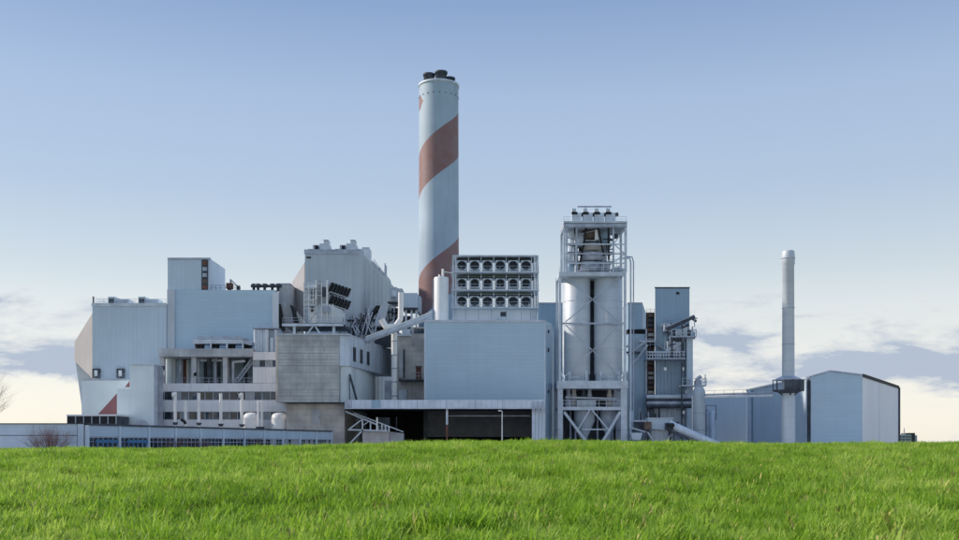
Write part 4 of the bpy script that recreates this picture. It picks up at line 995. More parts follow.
# the two silos
for (a, b_) in ((564.2, 590.8), (594.4, 623)):
    yc = YS+4.3; xc = X((a+b_)/2, yc); r_ = (b_-a)/2*yc/F*.985
    so = MB().lathe(xc, yc, [(r_*.93,Z(380.9,YS)),(r_*.93,Z(375.5,yc)),(r_,Z(374,yc)),(r_,Z(279.5,yc)),(r_*.8,Z(276.8,yc)),(.2,Z(275,yc))], 40).build('silo', 'silo_metal', stw)
    for y in (277.5, 302, 326, 350, 373.5):
        MB().lathe(xc, yc, [(r_+.0,Z(y+.35,yc)),(r_+.07,Z(y+.3,yc)),(r_+.07,Z(y-.3,yc)),(r_,Z(y-.35,yc))], 40).build('hoop', 'steel_light', so)
    for k in (-.62, .62):
        MB().box(xc+k*r_-.3, xc+k*r_+.3, yc-r_*.85, yc-r_*.85+.5, Z(381,YS), Z(372,yc)).build('silo_foot', 'steel_light', so)
    MB().pb((a+b_)/2-6.5, 376.2, (a+b_)/2+6.5, 378.6, YS+.9, .3).build('hatch', 'steel', so)
MB().box(X(588,YS+6), X(597.5,YS+6), YS+6.8, YS+7.2, Z(381,YS), Z(275,YS)).build('gap_dark_sheet', 'steel_dark', stw)  # dark sheet added to darken the space between the silos
# frame round the silos
for a in (560.4, 625.6):
    for yy in (YS-.1, YS+sd):
        MB().box(X(a,YS)-.28, X(a,YS)+.28, yy, yy+.56, Z(381,YS), Z(272,YS)).build('post', 'steel_light', stw)
for (y0, y1, mt) in ((322.6, 324.2, 'steel'),):
    MB().box(X(560.5,YS), X(625.5,YS), YS-.05, YS+.35, Z(y1,YS), Z(y0,YS)).build('ring_beam', mt, stw)
for (a, b_, c, d) in ((566,322,620,277), (620,322,566,277), (566,376,620,325), (620,376,566,325)):
    MB().bar(P(a,b_,YS+.0), P(c,d,YS+.0), .24).build('cross_brace', 'steel', stw)
for (a, s_) in ((561, 1), (625.2, -1)):
    MB().bar(P(a,372,YS-.1), P(a+4*s_,381,YS-.1), .3).build('brace', 'steel_light', stw)
MB().box(X(559.4,YS), X(623.8,YS), YS-.6, YS+sd+1, Z(276.3,YS), Z(272.3,YS)).build('silo_deck', 'steel_light', stw)
MB().rail([P(559.8,272.3,YS-.5), P(623.5,272.3,YS-.5)], 1.2, 1.7, .07).build('railing', 'steel_light', stw)
# open top
for a in (564.9, 567.4, 577, 614, 626.3):
    for yy in (YS, YS+sd-.4):
        w = .28 if a in (564.9, 626.3) else .2
        MB().box(X(a,YS)-w, X(a,YS)+w, yy, yy+2*w, Z(272.2,YS), Z(227,YS)).build('post', 'steel_light' if w > .25 else 'steel', stw)
MB().box(X(564,YS), X(627.3,YS), YS-.4, YS+sd+.6, Z(227.3,YS), Z(224.0,YS)).build('top_beam', 'steel', stw)
MB().box(X(563.8,YS), X(627.5,YS), YS-.5, YS+sd+.7, Z(223.4,YS), Z(221.4,YS)).build('roof', 'steel_light', stw)
MB().box(X(565,YS), X(626.5,YS), YS-.2, YS+sd+.4, Z(224,YS)+.01, Z(223.4,YS)-.01).build('roof_core', 'steel_dark', stw)
for y, d, mt in ((243.6, .3, 'steel_light'), (262.5, .3, 'steel_light'), (253, .2, 'steel')):
    MB().box(X(565,YS), X(626,YS), YS+.02, YS+.32, Z(y+1.1,YS), Z(y,YS)).build('ring_beam', mt, stw)
for (a, b_, c, d) in ((614.5,244,625.5,254), (614.5,262,625.5,254), (625.5,228,615,243), (625.5,262,613,271)):
    MB().bar(P(a,b_,YS+.2), P(c,d,YS+.2), .2).build('brace', 'steel', stw)
for (a, b_, c, d) in ((575.5,228,578,262), (586.5,228,584,246), (584,246,579,270), (598.5,228,604.5,256), (609,227,609.2,260)):
    MB().tube(P(a,b_,YS+.8), P(c,d,YS+.8), .24, n=8).build('filling_pipe', 'black', stw)
for (a, y0, y1, r_, mt) in ((590.5,230,240,1.9,'brown_slat'), (593,244,252,2.7,'concrete_warm'), (594,253,262,3.2,'steel'), (590,262.5,272,2.9,'steel'), (571.5,229,238,1.3,'silver_clad'), (572,246,262,1.5,'silver_clad'), (581,233,247,1.2,'silver_clad'), (604.5,229,244,1.5,'clad_deep'), (604,262,272,1.6,'steel'), (571,262,272,1.0,'clad_deep'), (616,234,238.5,.7,'steel_dark'), (618,268,272,1.7,'steel_light')):
    x = X(a,YS+4); h = MB().lathe(x, YS+4, [(r_*.75,Z(y1,YS+4)),(r_,Z(y1-.8,YS+4)),(r_,Z(y0+1.2,YS+4)),(r_*.6,Z(y0,YS+4))], 14).build('vessel', mt, stw)
for (y) in (252.6, 262.3, 244.2):
    MB().box(X(568,YS+3), X(613,YS+3), YS+1.6, YS+6.5, Z(y+.5,YS+3), Z(y,YS+3)).build('floor', 'steel', stw)
MB().tube(P(597.5,230,YS+1.6), P(597.5,240,YS+1.6), .55, n=10).build('vessel', 'pipe_white', stw)
MB().rail([P(604,272.2,YS+.3), P(626,272.2,YS+.3)], 3.0, 1.0, .09).build('railing', 'steel_light', stw)
pbx(stw, 'filter_house', 'steel', 583, 229, 601, 244, YS+5.5, 2)
pbx(stw, 'filter_house', 'steel_dark', 580, 246, 608, 252.4, YS+5, 2.4)
pbx(stw, 'filter_house', 'clad_hull', 582, 254, 606, 271.8, YS+5.2, 2.4)
pbx(stw, 'filter_house', 'clad_deep', 568.5, 246, 576, 262, YS+5.4, 2)
rnd = random.Random(17)
for k in range(34):
    a = rnd.uniform(568, 612); y = rnd.uniform(230, 262); Y = YS+rnd.uniform(1.2, 7); r_ = rnd.choice((.14,.18,.25))
    if rnd.random() < .5: p_, q_ = P(a,y,Y), P(a+rnd.uniform(-1,1),min(271,y+rnd.uniform(6,22)),Y)
    else: p_, q_ = P(a,y,Y), P(min(614,a+rnd.uniform(6,18)),y+rnd.choice((0,0,4,-4)),Y)
    MB().tube(p_, q_, r_, n=7).build('pipe', rnd.choice(['steel','steel_light','steel_dark','steel','rust_red' if k % 9 == 0 else 'steel_light']), stw)
for k in range(9):
    a = rnd.uniform(569, 609); y = rnd.choice((231,247,256,265)); Y = YS+rnd.uniform(1.5, 5)
    pbx(stw, 'machine_box', rnd.choice(['steel','steel_light','clad_deep','concrete_warm','steel_dark']), a, y, a+rnd.uniform(2.5,5), y+rnd.uniform(3,6.5), Y, 1.2)
# four filters on the roof
for k in range(4):
    a = 574.3+11.3*k
    x = X(a, YS+3); zz = Z(221.4,YS)
    fo = MB().box(x-.55, x+1.7, YS+2, YS+4.4, zz, Z(213.6,YS+3)).build('filter_unit', 'steel_light', stw)
    MB().box(x-.5, x+.45, YS+2.2, YS+4.0, Z(213.6,YS+3)+.01, Z(209.2,YS+3)).build('filter_head', 'steel_light', fo)
    MB().box(x-.65, x+.75, YS+1.9, YS+2.0, Z(215.4,YS+3), Z(212.8,YS+3)).build('filter_mouth', 'black', fo)
    MB().tube((x+1.6,YS+3,Z(215,YS+3)), (x+2.5,YS+3,Z(214,YS+3)), .45, n=10).build('filter_motor', 'steel_dark', fo)
MB().bar(P(578,206.6,YS+3), P(612,206.6,YS+3), .3).bar(P(586,206.6,YS+3), P(586,209.3,YS+3), .15).bar(P(608,206.6,YS+3), P(608,209.3,YS+3), .15).build('hoist_rail', 'steel', stw)
MB().rail([P(564.3,221.4,YS-.3), P(627,221.4,YS-.3)], 1.1, 2.4, .06).build('railing', 'steel', stw)
# ladder and pipes on the right of the tower
MB().path([P(622,258,YS), P(630,258,YS), P(631.2,262,YS), P(631.2,445,YS)], .2, 8).build('ladder_hoop', 'steel_light', stw)
MB().path([P(625.5,256.5,YS+1), P(632.6,257,YS+1), P(634,262,YS+1), P(634,440,YS+1)], .14, 8).build('ladder_rail', 'steel', stw)

# ------------------------------------------------------------------ buildings right of the silos
YR = 250.0
bx_ = thing('bunker_building', (X(637,YR), YR+6, 0), 'lower blue building with a box top right behind the silo tower', 'building')
MB().pb(628.5, 303, 642.8, 329, YR, 9).build('box_top', 'clad_deep', bx_)
MB().extr([(642.9,303),(646.5,313),(646.5,329),(642.9,329)], YR+.2, 8).build('sloped_side', 'clad_blue', bx_)
pbx(bx_, 'roof_edge', 'steel', 628.2, 302.4, 643, 303.6, YR-.15, 9.3)
MB().pb(628, 329.2, 645.5, 334, YR+1.5, 7).build('gap', 'black', bx_)  # solid black block; shade of the open recess is put into its colour
MB().pb(628.5, 334, 646.8, None, YR+.1, 9).build('wall', 'clad_deep', bx_)
pbx(bx_, 'deck', 'steel_dark', 627, 351.5, 641, 353.2, YR-1, 1)
for (a, b_, c, d) in ((628,355,648,340), (632,366,648,345), (627,347,640,338)):
    MB().bar(P(a,b_,YR-.8), P(c,d,YR-.8), .5).build('stringer', 'steel', bx_)
MB().rail([P(641,347,YR-.9), P(655.5,347,YR-.9)], 1.2, 1.2, .08).build('railing', 'steel', bx_)
pbx(bx_, 'deck', 'steel_light', 641, 340.5, 656, 341.8, YR-1, 2)
MB().pb(646.2, 329, 647.6, None, YR-.6, .5).build('corner_column', 'steel', bx_)
# stair shaft with brown slats
ss = thing('stair_shaft', (X(651,YR), YR+4, 0), 'dark open stair shaft with brown boards between the two blue buildings', 'stair')
MB().pb(647.2, 312.5, 655.2, None, YR+2, 5).build('shaft', 'black', ss)
random.seed(3)
for k in range(18):
    y = 314+k*4.8
    if 338 < y < 346 or y > 396: continue
    pbx(ss, 'board', random.choice(['brown_slat','brown_slat','rust_red','clad_warm','steel_dark','concrete_warm']), 648+random.uniform(0,1.2), y, 653.6+random.uniform(0,1), y+3.0, YR+1.8, .15)
for a in (647.4, 654.4):
    MB().pb(a, 312.4, a+.8, None, YR+1.7, .3).build('post', 'brown_slat', ss)
MB().rail([P(647,313,YR+1.9), P(655,313,YR+1.9)], 1.0, 1.0, .06).build('railing', 'rust_red', ss)
# tall block, unseen rear lengthened to shade the gabled hall's left wall
tk_ = thing('tall_block', (X(672,YR), YR+6, 0), 'tall plain dark blue block with one small vent near its top right', 'building')
MB().prism([(X(655.6,YR),YR),(X(690,YR),YR),(X(690,YR)+6,YR+36),(X(655.6,286)+.2,YR+36)], GZ, Z(287.6,YR)).build('wall', 'clad_deep', tk_)
pbx(tk_, 'roof_edge', 'steel_dark', 655.3, 287, 690.4, 288.2, YR-.15, .3)
pbx(tk_, 'vent', 'black', 676.8, 292, 679.8, 294.4, YR-.1, .1)
for a in (657.5, 659.2):
    pbx(tk_, 'downpipe', 'steel', a, 323, a+.5, 352, YR-.3, .25)
# ribs of the lower wall
for k in range(8):
    a = 658+k*3.4
    MB().pb(a, 359, a+.35, 394, YR-.16, .15).build('wall_rib', 'steel', tk_)
MB().pb(687.2, 335.5, 693.4, None, YR-3, 3).build('duct_tower', 'clad_blue', tk_)
# conveyor gallery and platforms
cg = thing('conveyor_gallery', (X(680,YR-4), YR-5, 0), 'slanting conveyor with service platforms climbing the face of the tall blue block', 'conveyor')
MB().bar(P(667,329.5,YR-3), P(695,316.5,YR-3), 1.0, .9).build('conveyor', 'steel_dark', cg)
MB().bar(P(667,327,YR-3.4), P(694.5,315,YR-3.4), .22).build('cover_strip', 'steel', cg)
MB().bar(P(694.5,316,YR-3), P(695.2,327,YR-3), .18).build('chain', 'steel', cg)
pbx(cg, 'drive_box', 'steel', 665, 323.5, 671, 331, YR-3, 2.9)
pbx(cg, 'chute', 'clad_grey', 683.5, 325, 688, 337, YR-3.6, 1.5)
pbx(cg, 'motor', 'steel_dark', 688.6, 330, 692.5, 335.5, YR-3.9, 1.6)
pbx(cg, 'machine', 'steel', 676, 329.5, 682.5, 335.5, YR-3.5, 2)
for (x0_, x1_, y) in ((672, 697, 336), (647.5, 686, 358), (682.5, 707, 385)):
    pl = pbx(cg, 'platform', 'steel_light' if y == 385 else 'steel', x0_, y, x1_, y+1.2, YR-5, 4.9)
    MB().rail([P(x0_+.2,y,YR-4.9), P(x1_-.2,y,YR-4.9), (X(x1_-.2,YR-4.9),YR-.4,Z(y,YR-5))], 1.6, 1.3, .1).build('railing', 'steel_light', pl)
for k in range(13):
    a = 650+k*2.7
    pbx(cg, 'gallery_post', random.choice(['steel','steel_light','steel']), a, 352, a+.8, 357.9, YR-4.4, .25)
MB().bar(P(649,352.3,YR-4.3), P(685,352.3,YR-4.3), .3).bar(P(649,355.2,YR-4.3), P(685,355.2,YR-4.3), .2).build('gallery_rail', 'steel_light', cg)
MB().bar(P(666,351,YR-4), P(682,343,YR-4), .9, .8).build('incline', 'steel', cg)
pbx(cg, 'platform', 'steel', 671, 342.4, 683, 343.6, YR-4.6, 3)
pbx(cg, 'cabin', 'steel', 676.5, 346, 682.5, 352, YR-4, 2)
for (a, y) in ((665.8, 369), (683.4, 369), (684, 412.5)):
    fl = pbx(cg, 'flood_light', 'tank_white', a-1.3, y-1.6, a+1.3, y+1.6, YR-4.6, .35)
    MB().bar(P(a,y-1.6,YR-4.4), P(a,y-10,YR-4.4), .12).build('lamp_stem', 'steel_dark', fl)
    MB().bar(P(a,y,YR-4.3), P(a,y,YR-.05), .12).build('lamp_bracket', 'steel_dark', fl)
for (a, y0, y1) in ((682.2, 325, 445), (672.5, 337, 357.9), (685.6, 359, 384.9), (697, 386.2, 388)):
    MB().bar(P(a,y0,YR-4.6), (X(a,YR-4.6),YR-4.6,GZ) if y1 == 445 else P(a,y1,YR-4.6), .3).build('post', 'steel_dark', cg)
MB().bar(P(683.5,399,YR-4), P(692,386.5,YR-4), .35).build('brace', 'steel', cg)
rnd = random.Random(29)
for (x0_, x1_, y) in ((673, 696, 336), (660, 685, 358), (684, 705, 385)):
    for k in range(12):
        a = rnd.uniform(x0_, x1_-3)
        pbx(cg, 'machine_box', rnd.choice(['steel','steel_light','steel_dark','clad_deep']), a, y-rnd.uniform(2.5,6), a+rnd.uniform(1.5,4), y, YR-rnd.uniform(2,4), .9)
for k in range(30):
    a = rnd.uniform(658, 694); y = rnd.uniform(318, 352); Y = YR-rnd.uniform(.5, 4)
    q_ = P(a+rnd.uniform(-1,1), y+rnd.uniform(5,18), Y) if rnd.random() < .6 else P(a+rnd.uniform(4,9), y+rnd.uniform(-4,4), Y)
    MB().tube(P(a,y,Y), q_, rnd.choice((.12,.2,.3)), n=7).build('pipe', rnd.choice(['steel','steel_light','steel_dark']), cg)
for k in range(22):
    a = rnd.uniform(640, 692); y = rnd.uniform(405, 424); Y = YR-rnd.uniform(1.4, 3)
    MB().tube(P(a,y,Y), P(a+rnd.uniform(-1,1),y+rnd.uniform(8,18),Y), rnd.choice((.12,.2,.3)), n=7).build('pipe', rnd.choice(['steel','steel_light','steel_dark']), cg)
# lower pipe bridge
pr = thing('pipe_bridge', (X(670,YR-4), YR-4, 0), 'bundle of thick horizontal pipes across the base of the tall blue block', 'pipes')
for (y, r_, mt) in ((397, .55, 'steel_light'), (400.2, .5, 'steel_dark'), (403, .55, 'steel'), (406.4, .45, 'steel_dark')):
    MB().tube(P(647,y,YR-3), P(692,y,YR-3), r_, n=12).build('pipe', mt, pr)
for a in (650, 688.5):
    MB().box(X(a,YR-3)-.3, X(a,YR-3)+.3, YR-2.4, YR-1.8, GZ, Z(394,YR-3)).build('post', 'steel_dark', pr)
MB().pb(647, 394.6, 692, 396, YR-2.3, .5).build('beam', 'steel', pr)
MB().pb(654, 408, 688, None, YR-1.2, 1.1).build('base_wall', 'clad_grey', pr)
MB().pb(650.3, 409, 655, 424, YR-2.2, .9).build('meter_cabinet', 'steel_dark', pr)
# domed duct and its platform
dm = thing('domed_scrubber', (X(699,242), 242, 0), 'light grey round-shouldered scrubber column beside the foot of the tall blue block', 'column')
x = X(699.4,242); r_ = 6.4*.242
MB().lathe(x, 242, [(r_,GZ),(r_,Z(395.5,242)),(r_*.95,Z(391.5,242)),(r_*.80,Z(388.6,242)),(r_*.55,Z(387,242)),(.3,Z(386.4,242))], 26).build('shell', 'clad_hull', dm)
for y in (413, 430): MB().lathe(x, 242, [(r_,Z(y+.4,242)),(r_+.08,Z(y+.3,242)),(r_+.08,Z(y-.3,242)),(r_,Z(y-.4,242))], 26).build('hoop', 'steel', dm)
MB().tube((x-.3,242,Z(387,242)), (x-.3,242,Z(378.5,242)), .6, n=12).tube((x-.3,242,Z(379,242)), (x+.5,242,Z(376.5,242)), .45, n=12).build('inlet', 'steel', dm)
MB().tube((x+1.2,240.5,Z(375,242)), (x+1.2,240.5,Z(386,242)), .12, n=8).build('gauge_pipe', 'steel', dm)
MB().pb(692.4, 396, 693.3, None, 241.6, .3).build('downpipe', 'pipe_white', dm)
# low inclined screw conveyor and yard machines
ic = thing('screw_conveyor', (X(690,232), 232, 0), 'low tubular conveyor sloping down to the right at the field edge', 'conveyor')
MB().tube(P(669,424,232), P(718.5,446,232), .95, n=16).build('casing', 'silver_clad', ic)
MB().bar(P(668,430,231.6), P(712,449,231.6), .5).build('chassis', 'steel_dark', ic)
pbx(ic, 'head_box', 'steel_dark', 667, 423, 674, 430, 231, 2.2)
MB().lathe(X(671,231), 230.8, [(.9,Z(427,231)),(.9,Z(424,231))], 14).build('motor', 'black', ic)
for a in (675, 690):
    MB().bar(P(a,434 if a < 680 else 440,231.8), (X(a-5,231.8),231.8,GZ), .3).build('leg', 'steel_dark', ic)
ym = thing('feed_machine', (X(660,234), 236, 0), 'light blue feeder machine with hopper at the foot of the silo tower', 'machine')
MB().extr([(648,418.6),(672,419),(677,424),(677,428),(666,430),(649,429)], 234, 4).build('body', 'clad_blue', ym)
pbx(ym, 'top_plate', 'steel_light', 648.5, 417.8, 674, 418.8, 233.8, 4.3)
pbx(ym, 'hatch', 'brown_slat', 645, 422, 652, 429.5, 233, 2)
pbx(ym, 'base', 'clad_grey', 652, 430, 668, None, 235, 3)
MB().extr([(631,433),(643,433),(641,440),(633,440)], 233.5, 2.5).build('hopper', 'steel_light', ym)
for (a, y0, y1) in ((632,440,445), (642,440,445), (646,430,445), (649,430,445), (671,430,445)):
    MB().bar(P(a,y0-.5,233.8), (X(a,233.8),233.8,GZ), .3).build('leg', 'steel_dark', ym)
for (a, b_, c, d) in ((632,421,647,421), (632,428,646,432), (664,443,675,431), (655,443,648,432)):
    MB().bar(P(a,b_,233.6), P(c,d,233.6), .35).build('frame_bar', 'steel', ym)
pbx(ym, 'control_box', 'clad_deep', 629.5, 411, 634, 428, 236, 1.5)
pbx(ym, 'motor', 'steel_dark', 634.5, 422, 645, 431.5, 235.4, 2)

# ------------------------------------------------------------------ right halls
YG = 235.0
hx = 77.8
rh = thing('gabled_hall', (X(840,YG), YG+20, 0), 'blue gabled hall with a bright white right wall at the right end of the plant', 'building')
ze = Z(376.5,YG); zp = Z(371,YG); zr_ = Z(375,YG)
xl, xp, xr = X(811.5,YG), X(830.5,YG), X(863,YG)
Ybk = 283.0; xl2, xp2, xr2 = 75.6, X(864,Ybk), X(899,Ybk)
MB().add([(xl,YG,GZ),(xr,YG,GZ),(xr,YG,zr_),(xp,YG,zp),(xl,YG,ze)], [(0,1,2,3,4)]).add([(xl,YG+.2,GZ),(xr,YG+.2,GZ),(xr,YG+.2,zr_-.02),(xp,YG+.2,zp-.02),(xl,YG+.2,ze-.02)], [(4,3,2,1,0)]).build('front_wall', 'clad_hall', rh)
MB().add([(xr,YG,GZ),(xr2,Ybk,GZ),(xr2,Ybk,zr_),(xr,YG,zr_)], [(0,1,2,3)]).build('right_wall', 'hall_white', rh)
MB().add([(xl,YG,GZ),(xl2,Ybk,GZ),(xl2,Ybk,ze-.6),(xl,YG,ze-.05)], [(3,2,1,0)]).build('left_wall', 'clad_blue', rh)
MB().add([(xl2,Ybk,GZ),(xr2,Ybk,GZ),(xr2,Ybk,zr_),(xp2,Ybk,zp),(xl2,Ybk,ze-.6)], [(4,3,2,1,0)]).build('back_wall', 'clad_blue', rh)
MB().add([(xl-.15,YG-.15,ze+.02),(xp,YG-.15,zp+.05),(xr+.1,YG-.15,zr_+.02),(xr2+.15,Ybk,zr_+.02),(xp2,Ybk,zp+.05),(xl2-.15,Ybk,ze-.5)], [(0,1,4,5),(1,2,3,4)]).build('roof', 'steel', rh)
ur = Vector((xr2-xr, Ybk-YG, 0)).normalized(); nr = Vector((ur.y,-ur.x,0))
MB().bar(Vector((xr,YG,zr_-.1))+nr*.12, Vector((xr2,Ybk,zr_-.1))+nr*.12, .2, .75).build('gutter', 'black', rh)
MB().bar((xl-.05,YG-.1,ze), (xp,YG-.1,zp), .2, .35).bar((xp,YG-.1,zp), (xr,YG-.1,zr_), .2, .35).build('verge', 'steel', rh)
for t_ in (.42,):
    p_ = Vector((xr,YG,0)).lerp(Vector((xr2,Ybk,0)), t_)
    MB().bar(p_+nr*.02+Vector((0,0,GZ)), p_+nr*.02+Vector((0,0,zr_-.5)), .14).build('cover_strip', 'silver_clad', rh)
MB().bar((xr2+.15,Ybk-.2,GZ), (xr2+.15,Ybk-.2,zr_-.2), .4).build('downpipe', 'steel_dark', rh)
for yy, r_ in ((YG+.6, .35), (Ybk-3, .35)):
    MB().tube((xl-.35,yy,GZ), (xl-.35,yy,ze-.8), r_, n=10).build('downpipe', 'steel_dark', rh)
MB().box(xl-.5, xl-.02, YG+1.4, YG+2.2, GZ, ze-.3).build('pilaster', 'silver_clad', rh)
MB().box(xl2-.6, xl2-.05, Ybk-5.2, Ybk-4.2, GZ, ze-.8).build('pilaster', 'silver_clad', rh)
MB().box(xl-.35, xl-.1, 273, 274, Z(428,273), Z(425,273)).build('wall_lamp', 'steel_dark', rh)
MB().bar((xl-.1,YG+.3,ze-.1), (xl2-.1,Ybk,ze-.65), .3, .5).build('verge', 'steel_light', rh)
bhw = thing('rear_hall', (X(725,290), 295, 0), 'low flat blue hall in the back between scrubber column and thin chimney', 'building')
MB().prism([(X(690,290),290), (84.0,290), (84.0,305), (X(690,290),305)], GZ, [Z(398,290),Z(394.5,290),Z(394.5,290),Z(398,290)]).build('wall', 'clad_blue', bhw)
MB().bar((X(690,290),289.9,Z(398,290)), (84.0,289.9,Z(394.5,290)), .3, .4).build('roof_edge', 'steel', bhw)
bt = thing('bin_tower', (X(712,262), 262, 0), 'small pale upright bin with a thin guard frame behind the low conveyor', 'bin')
MB().lathe(X(713,262), 262, [(.95,GZ),(.95,Z(413,262)),(.7,Z(411.5,262)),(.1,Z(411,262))], 18).build('shell', 'silver_clad', bt)
MB().lathe(X(708,262), 262.4, [(.75,GZ),(.75,Z(410,262)),(.1,Z(409,262))], 16).build('shell', 'steel', bt)
MB().bar(P(706.5,405.5,261), P(716.5,405.5,261), .14).bar(P(716.5,405.5,261), P(716.5,420,261), .14).bar(P(706.5,405.5,261), P(706.5,445,261), .14).build('guard_frame', 'steel_dark', bt)

# slender stack with platform
YT = 231.0; x = X(788.8,YT)
sk = thing('slim_chimney', (x, YT, 0), 'slender plain grey chimney with a dark ring platform, right of the silos', 'chimney')
r_ = 6.0*YT/F
MB().lathe(x, YT, [(r_*1.13,GZ),(r_*1.13,Z(398,YT)),(r_*1.0,Z(396,YT)),(r_*1.02,Z(378,YT)),(r_*.94,Z(265,YT)),(r_*1.06,Z(264.4,YT)),(r_*1.06,Z(255,YT)),(r_*.98,Z(252,YT)),(r_*.94,Z(251,YT)),(r_*.8,Z(251.2,YT)),(r_*.78,Z(256,YT))], 30).build('shaft', 'silo_metal', sk)
for y in (258.5, 308, 344.5):
    k = 1.09 if y < 260 else 1.0
    MB().lathe(x, YT, [(r_*k*.95,Z(y+.5,YT)),(r_*k*1.04,Z(y+.35,YT)),(r_*k*1.04,Z(y-.35,YT)),(r_*k*.95,Z(y-.5,YT))], 30).build('flange', 'steel', sk)
zz0, zz1 = Z(391.3,YT), Z(380,YT); rp = 15.3*YT/F
MB().lathe(x, YT, [(r_*1.0,zz0-.5),(rp*.97,zz0),(rp*.97,zz0+.3),(r_*1.0,zz0+.3)], 12, False).build('platform', 'steel_dark', sk)
for k in range(12):
    u0 = 2*math.pi*k/12; u1 = 2*math.pi*(k+1)/12
    a = Vector((x+rp*math.cos(u0), YT+rp*math.sin(u0), 0)); b_ = Vector((x+rp*math.cos(u1), YT+rp*math.sin(u1), 0)); mid = (u0+u1)/2
    if math.cos(mid) > -.35 and math.sin(mid) < .8:
        MB().add([a+Vector((0,0,zz0+.2)), b_+Vector((0,0,zz0+.2)), b_+Vector((0,0,zz1-.15)), a+Vector((0,0,zz1-.15))], [(0,1,2,3)]).build('mesh_panel', 'steel_dark', sk)
    MB().bar(a+Vector((0,0,zz0)), a+Vector((0,0,zz1)), .14).build('guard_post', 'steel_dark', sk)
    MB().bar(a+Vector((0,0,zz1)), b_+Vector((0,0,zz1)), .14).build('guard_rail', 'steel', sk)
    if k % 3 == 0: MB().bar(Vector((x+r_*math.cos(u0), YT+r_*math.sin(u0), zz0-.9)), a.lerp(Vector((x,YT,0)),.3)+Vector((0,0,zz0)), .25).build('bracket', 'steel_dark', sk)
MB().lathe(x, YT, [(r_*1.02,zz1+.9),(rp*.86,zz1+.15),(rp*.86,zz1+.05),(r_*1.02,zz1+.05)], 12, False).build('canopy', 'steel', sk)
# pipe gangway from the scrubber to the stack
gw = thing('gangway', (X(740,233), 233, Z(394.8,233)), 'thin railed gangway running from the scrubber column to the slender chimney', 'gangway')
MB().bar(P(705.5,397.5,239), P(774,395.5,YT), .9, .5).build('deck', 'steel_light', gw)
MB().rail([P(705.5,396.4,239), P(774,394.4,YT)], 1.3, 2.4, .07).build('railing', 'steel', gw)
MB().tube(P(705.5,395,239)+Vector((0,.5,0)), P(774,392.8,YT)+Vector((0,.5,0)), .22, n=8).build('pipe', 'steel', gw)

# ------------------------------------------------------------------ far things
fb = thing('far_building', (X(908,700), 700, 0), 'small distant flat-roofed building with an antenna by the white hall wall', 'building')
MB().pb(899.5, 434.6, 912, None, 700, 12).build('wall', 'far_wall', fb)
MB().pb(912.1, 433, 915.6, None, 700.5, 10).build('stair_core', 'roof_dark', fb)
MB().pb(915.7, 435.4, 917.6, None, 700, 8).build('wall', 'far_wall', fb)
for y in (436.4, 439.2, 442):
    for k in range(4):
        MB().pb(900.3+2.9*k, y, 902.5+2.9*k, y+1.3, 699.9, .1).build('window', 'glass', fb)
pbx(fb, 'roof_edge', 'roof_dark', 906.5, 433.2, 912, 434.4, 700.1, 8)
MB().bar(P(904.7,434.6,703), P(904.7,428.2,703), .5).build('antenna', 'steel', fb)
fbk = tag(MB().add([P(946.3,445,420)+Vector((-.4,0,-2)), P(948.2,445,420)+Vector((.2,0,-2)), P(948,442.5,420), P(947,441.6,420), P(946.4,443,420)], [(0,1,2,3,4)]).extr([(946.4,446),(948.1,446),(947.8,442.8),(947.2,441.8),(946.6,443)], 420.01, .8).build('marker_post', 'roof_dark', origin=(X(947,420),420,0)), 'tiny dark marker stone on the horizon at the far right', 'post')

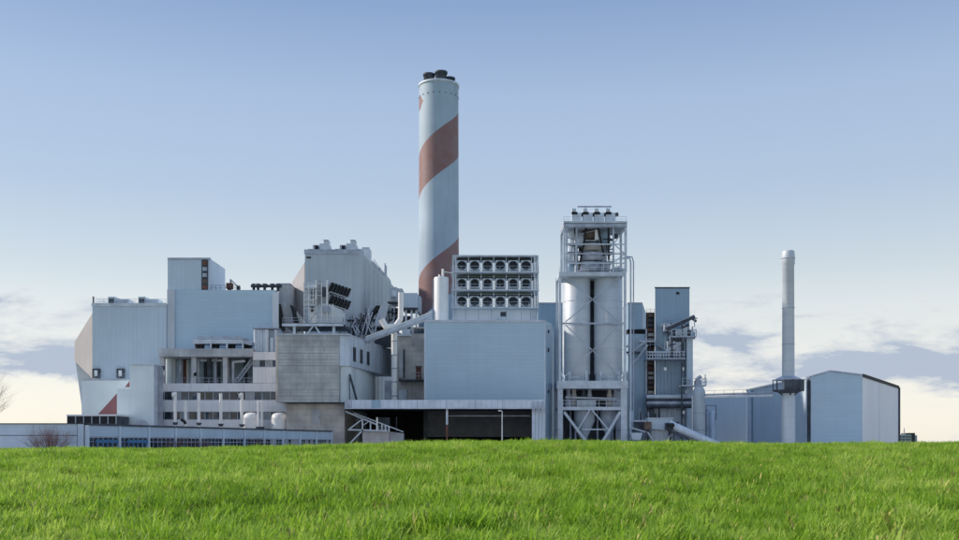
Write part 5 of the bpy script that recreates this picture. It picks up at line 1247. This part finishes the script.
# ------------------------------------------------------------------ bare shrubs and tree
def twigs(mb, base, direction, length, r_, depth, rnd, spread=.5):
    p = Vector(base); d = Vector(direction).normalized(); segs = 3
    for s_ in range(segs):
        d2 = (d+Vector((rnd.uniform(-1,1), rnd.uniform(-1,1), rnd.uniform(-.6,1)))*.16).normalized()
        q = p+d2*length/segs; ra = r_*(1-.22*s_); rb_ = r_*(1-.22*(s_+1))
        mb.tube(p, q, ra, rb_, n=4 if depth < 3 else 6, caps=False); p, d = q, d2
        if depth > 0:
            for k in range(2 if s_ else 1):
                dd_ = (d+Vector((rnd.uniform(-1,1), rnd.uniform(-1,1), rnd.uniform(-.3,.9)))*spread*1.5).normalized()
                twigs(mb, p, dd_, length*rnd.uniform(.5,.72), rb_*.62, depth-1, rnd, spread)
def shrub(x, y, h, w, label, seed, n=26, gname='bare shrubs'):
    rnd = random.Random(seed); z0 = 0
    e = thing('bare_shrub', (x, y, z0), label, 'shrub', gname)
    m = MB(); st = MB()
    for k in range(n):
        a = rnd.uniform(0, 6.283); sp = rnd.random()
        bx0 = x+math.cos(a)*w*.35*sp; by0 = y+math.sin(a)*w*.2*sp
        d = Vector((math.cos(a)*w/h*sp*.9, math.sin(a)*w/h*.5*sp, 1))
        st.tube((bx0,by0,z0-.2), (bx0,by0,z0+.35), .04, n=5)
        twigs(m, (bx0,by0,z0+.3), d, h*rnd.uniform(.6,.85), .034, 2, rnd, .55)
    m.build('twigs', 'twig', e); st.build('stems', 'bark', e)
shrub(-63.0, 146.5, 3.2, 4.6, 'rounded bare reddish shrub before the pale end wall of the depot', 5, 75)
c = A+u*(LN*2.55/NB)-nn*2.6; shrub(c.x, c.y, 2.3, 2.6, 'bare twiggy shrub before the third glazed depot bay', 6, 30)
c = A+u*(LN*3.6/NB)-nn*2.2; shrub(c.x, c.y, 1.9, 2.4, 'bare twiggy shrub before the fourth glazed depot bay', 8, 26)
c = A+u*(LN*6.1/NB)-nn*2.2; shrub(c.x, c.y, 2.6, 2.4, 'bare twiggy shrub before the seventh glazed depot bay', 9, 16)
bt_ = thing('bare_tree', (-64.6, 128, 0), 'leafless tree whose thin branches reach in at the left edge', 'tree')
m = MB(); m.tube((-64.6,128,-.3), (-64.4,128,5.2), .28, .18, n=8); m.build('trunk', 'bark', bt_)
m = MB(); rnd = random.Random(21)
for k in range(15):
    a = rnd.uniform(-1.2, 1.2) if k < 10 else rnd.uniform(1.5, 4.8)
    twigs(m, (-64.45,128,3.0+.16*k), (math.cos(a), math.sin(a)*.8, rnd.uniform(.35,1.6)), rnd.uniform(3.2,4.4), .075, 3, rnd, .42)
m.build('branches', 'bark', bt_)
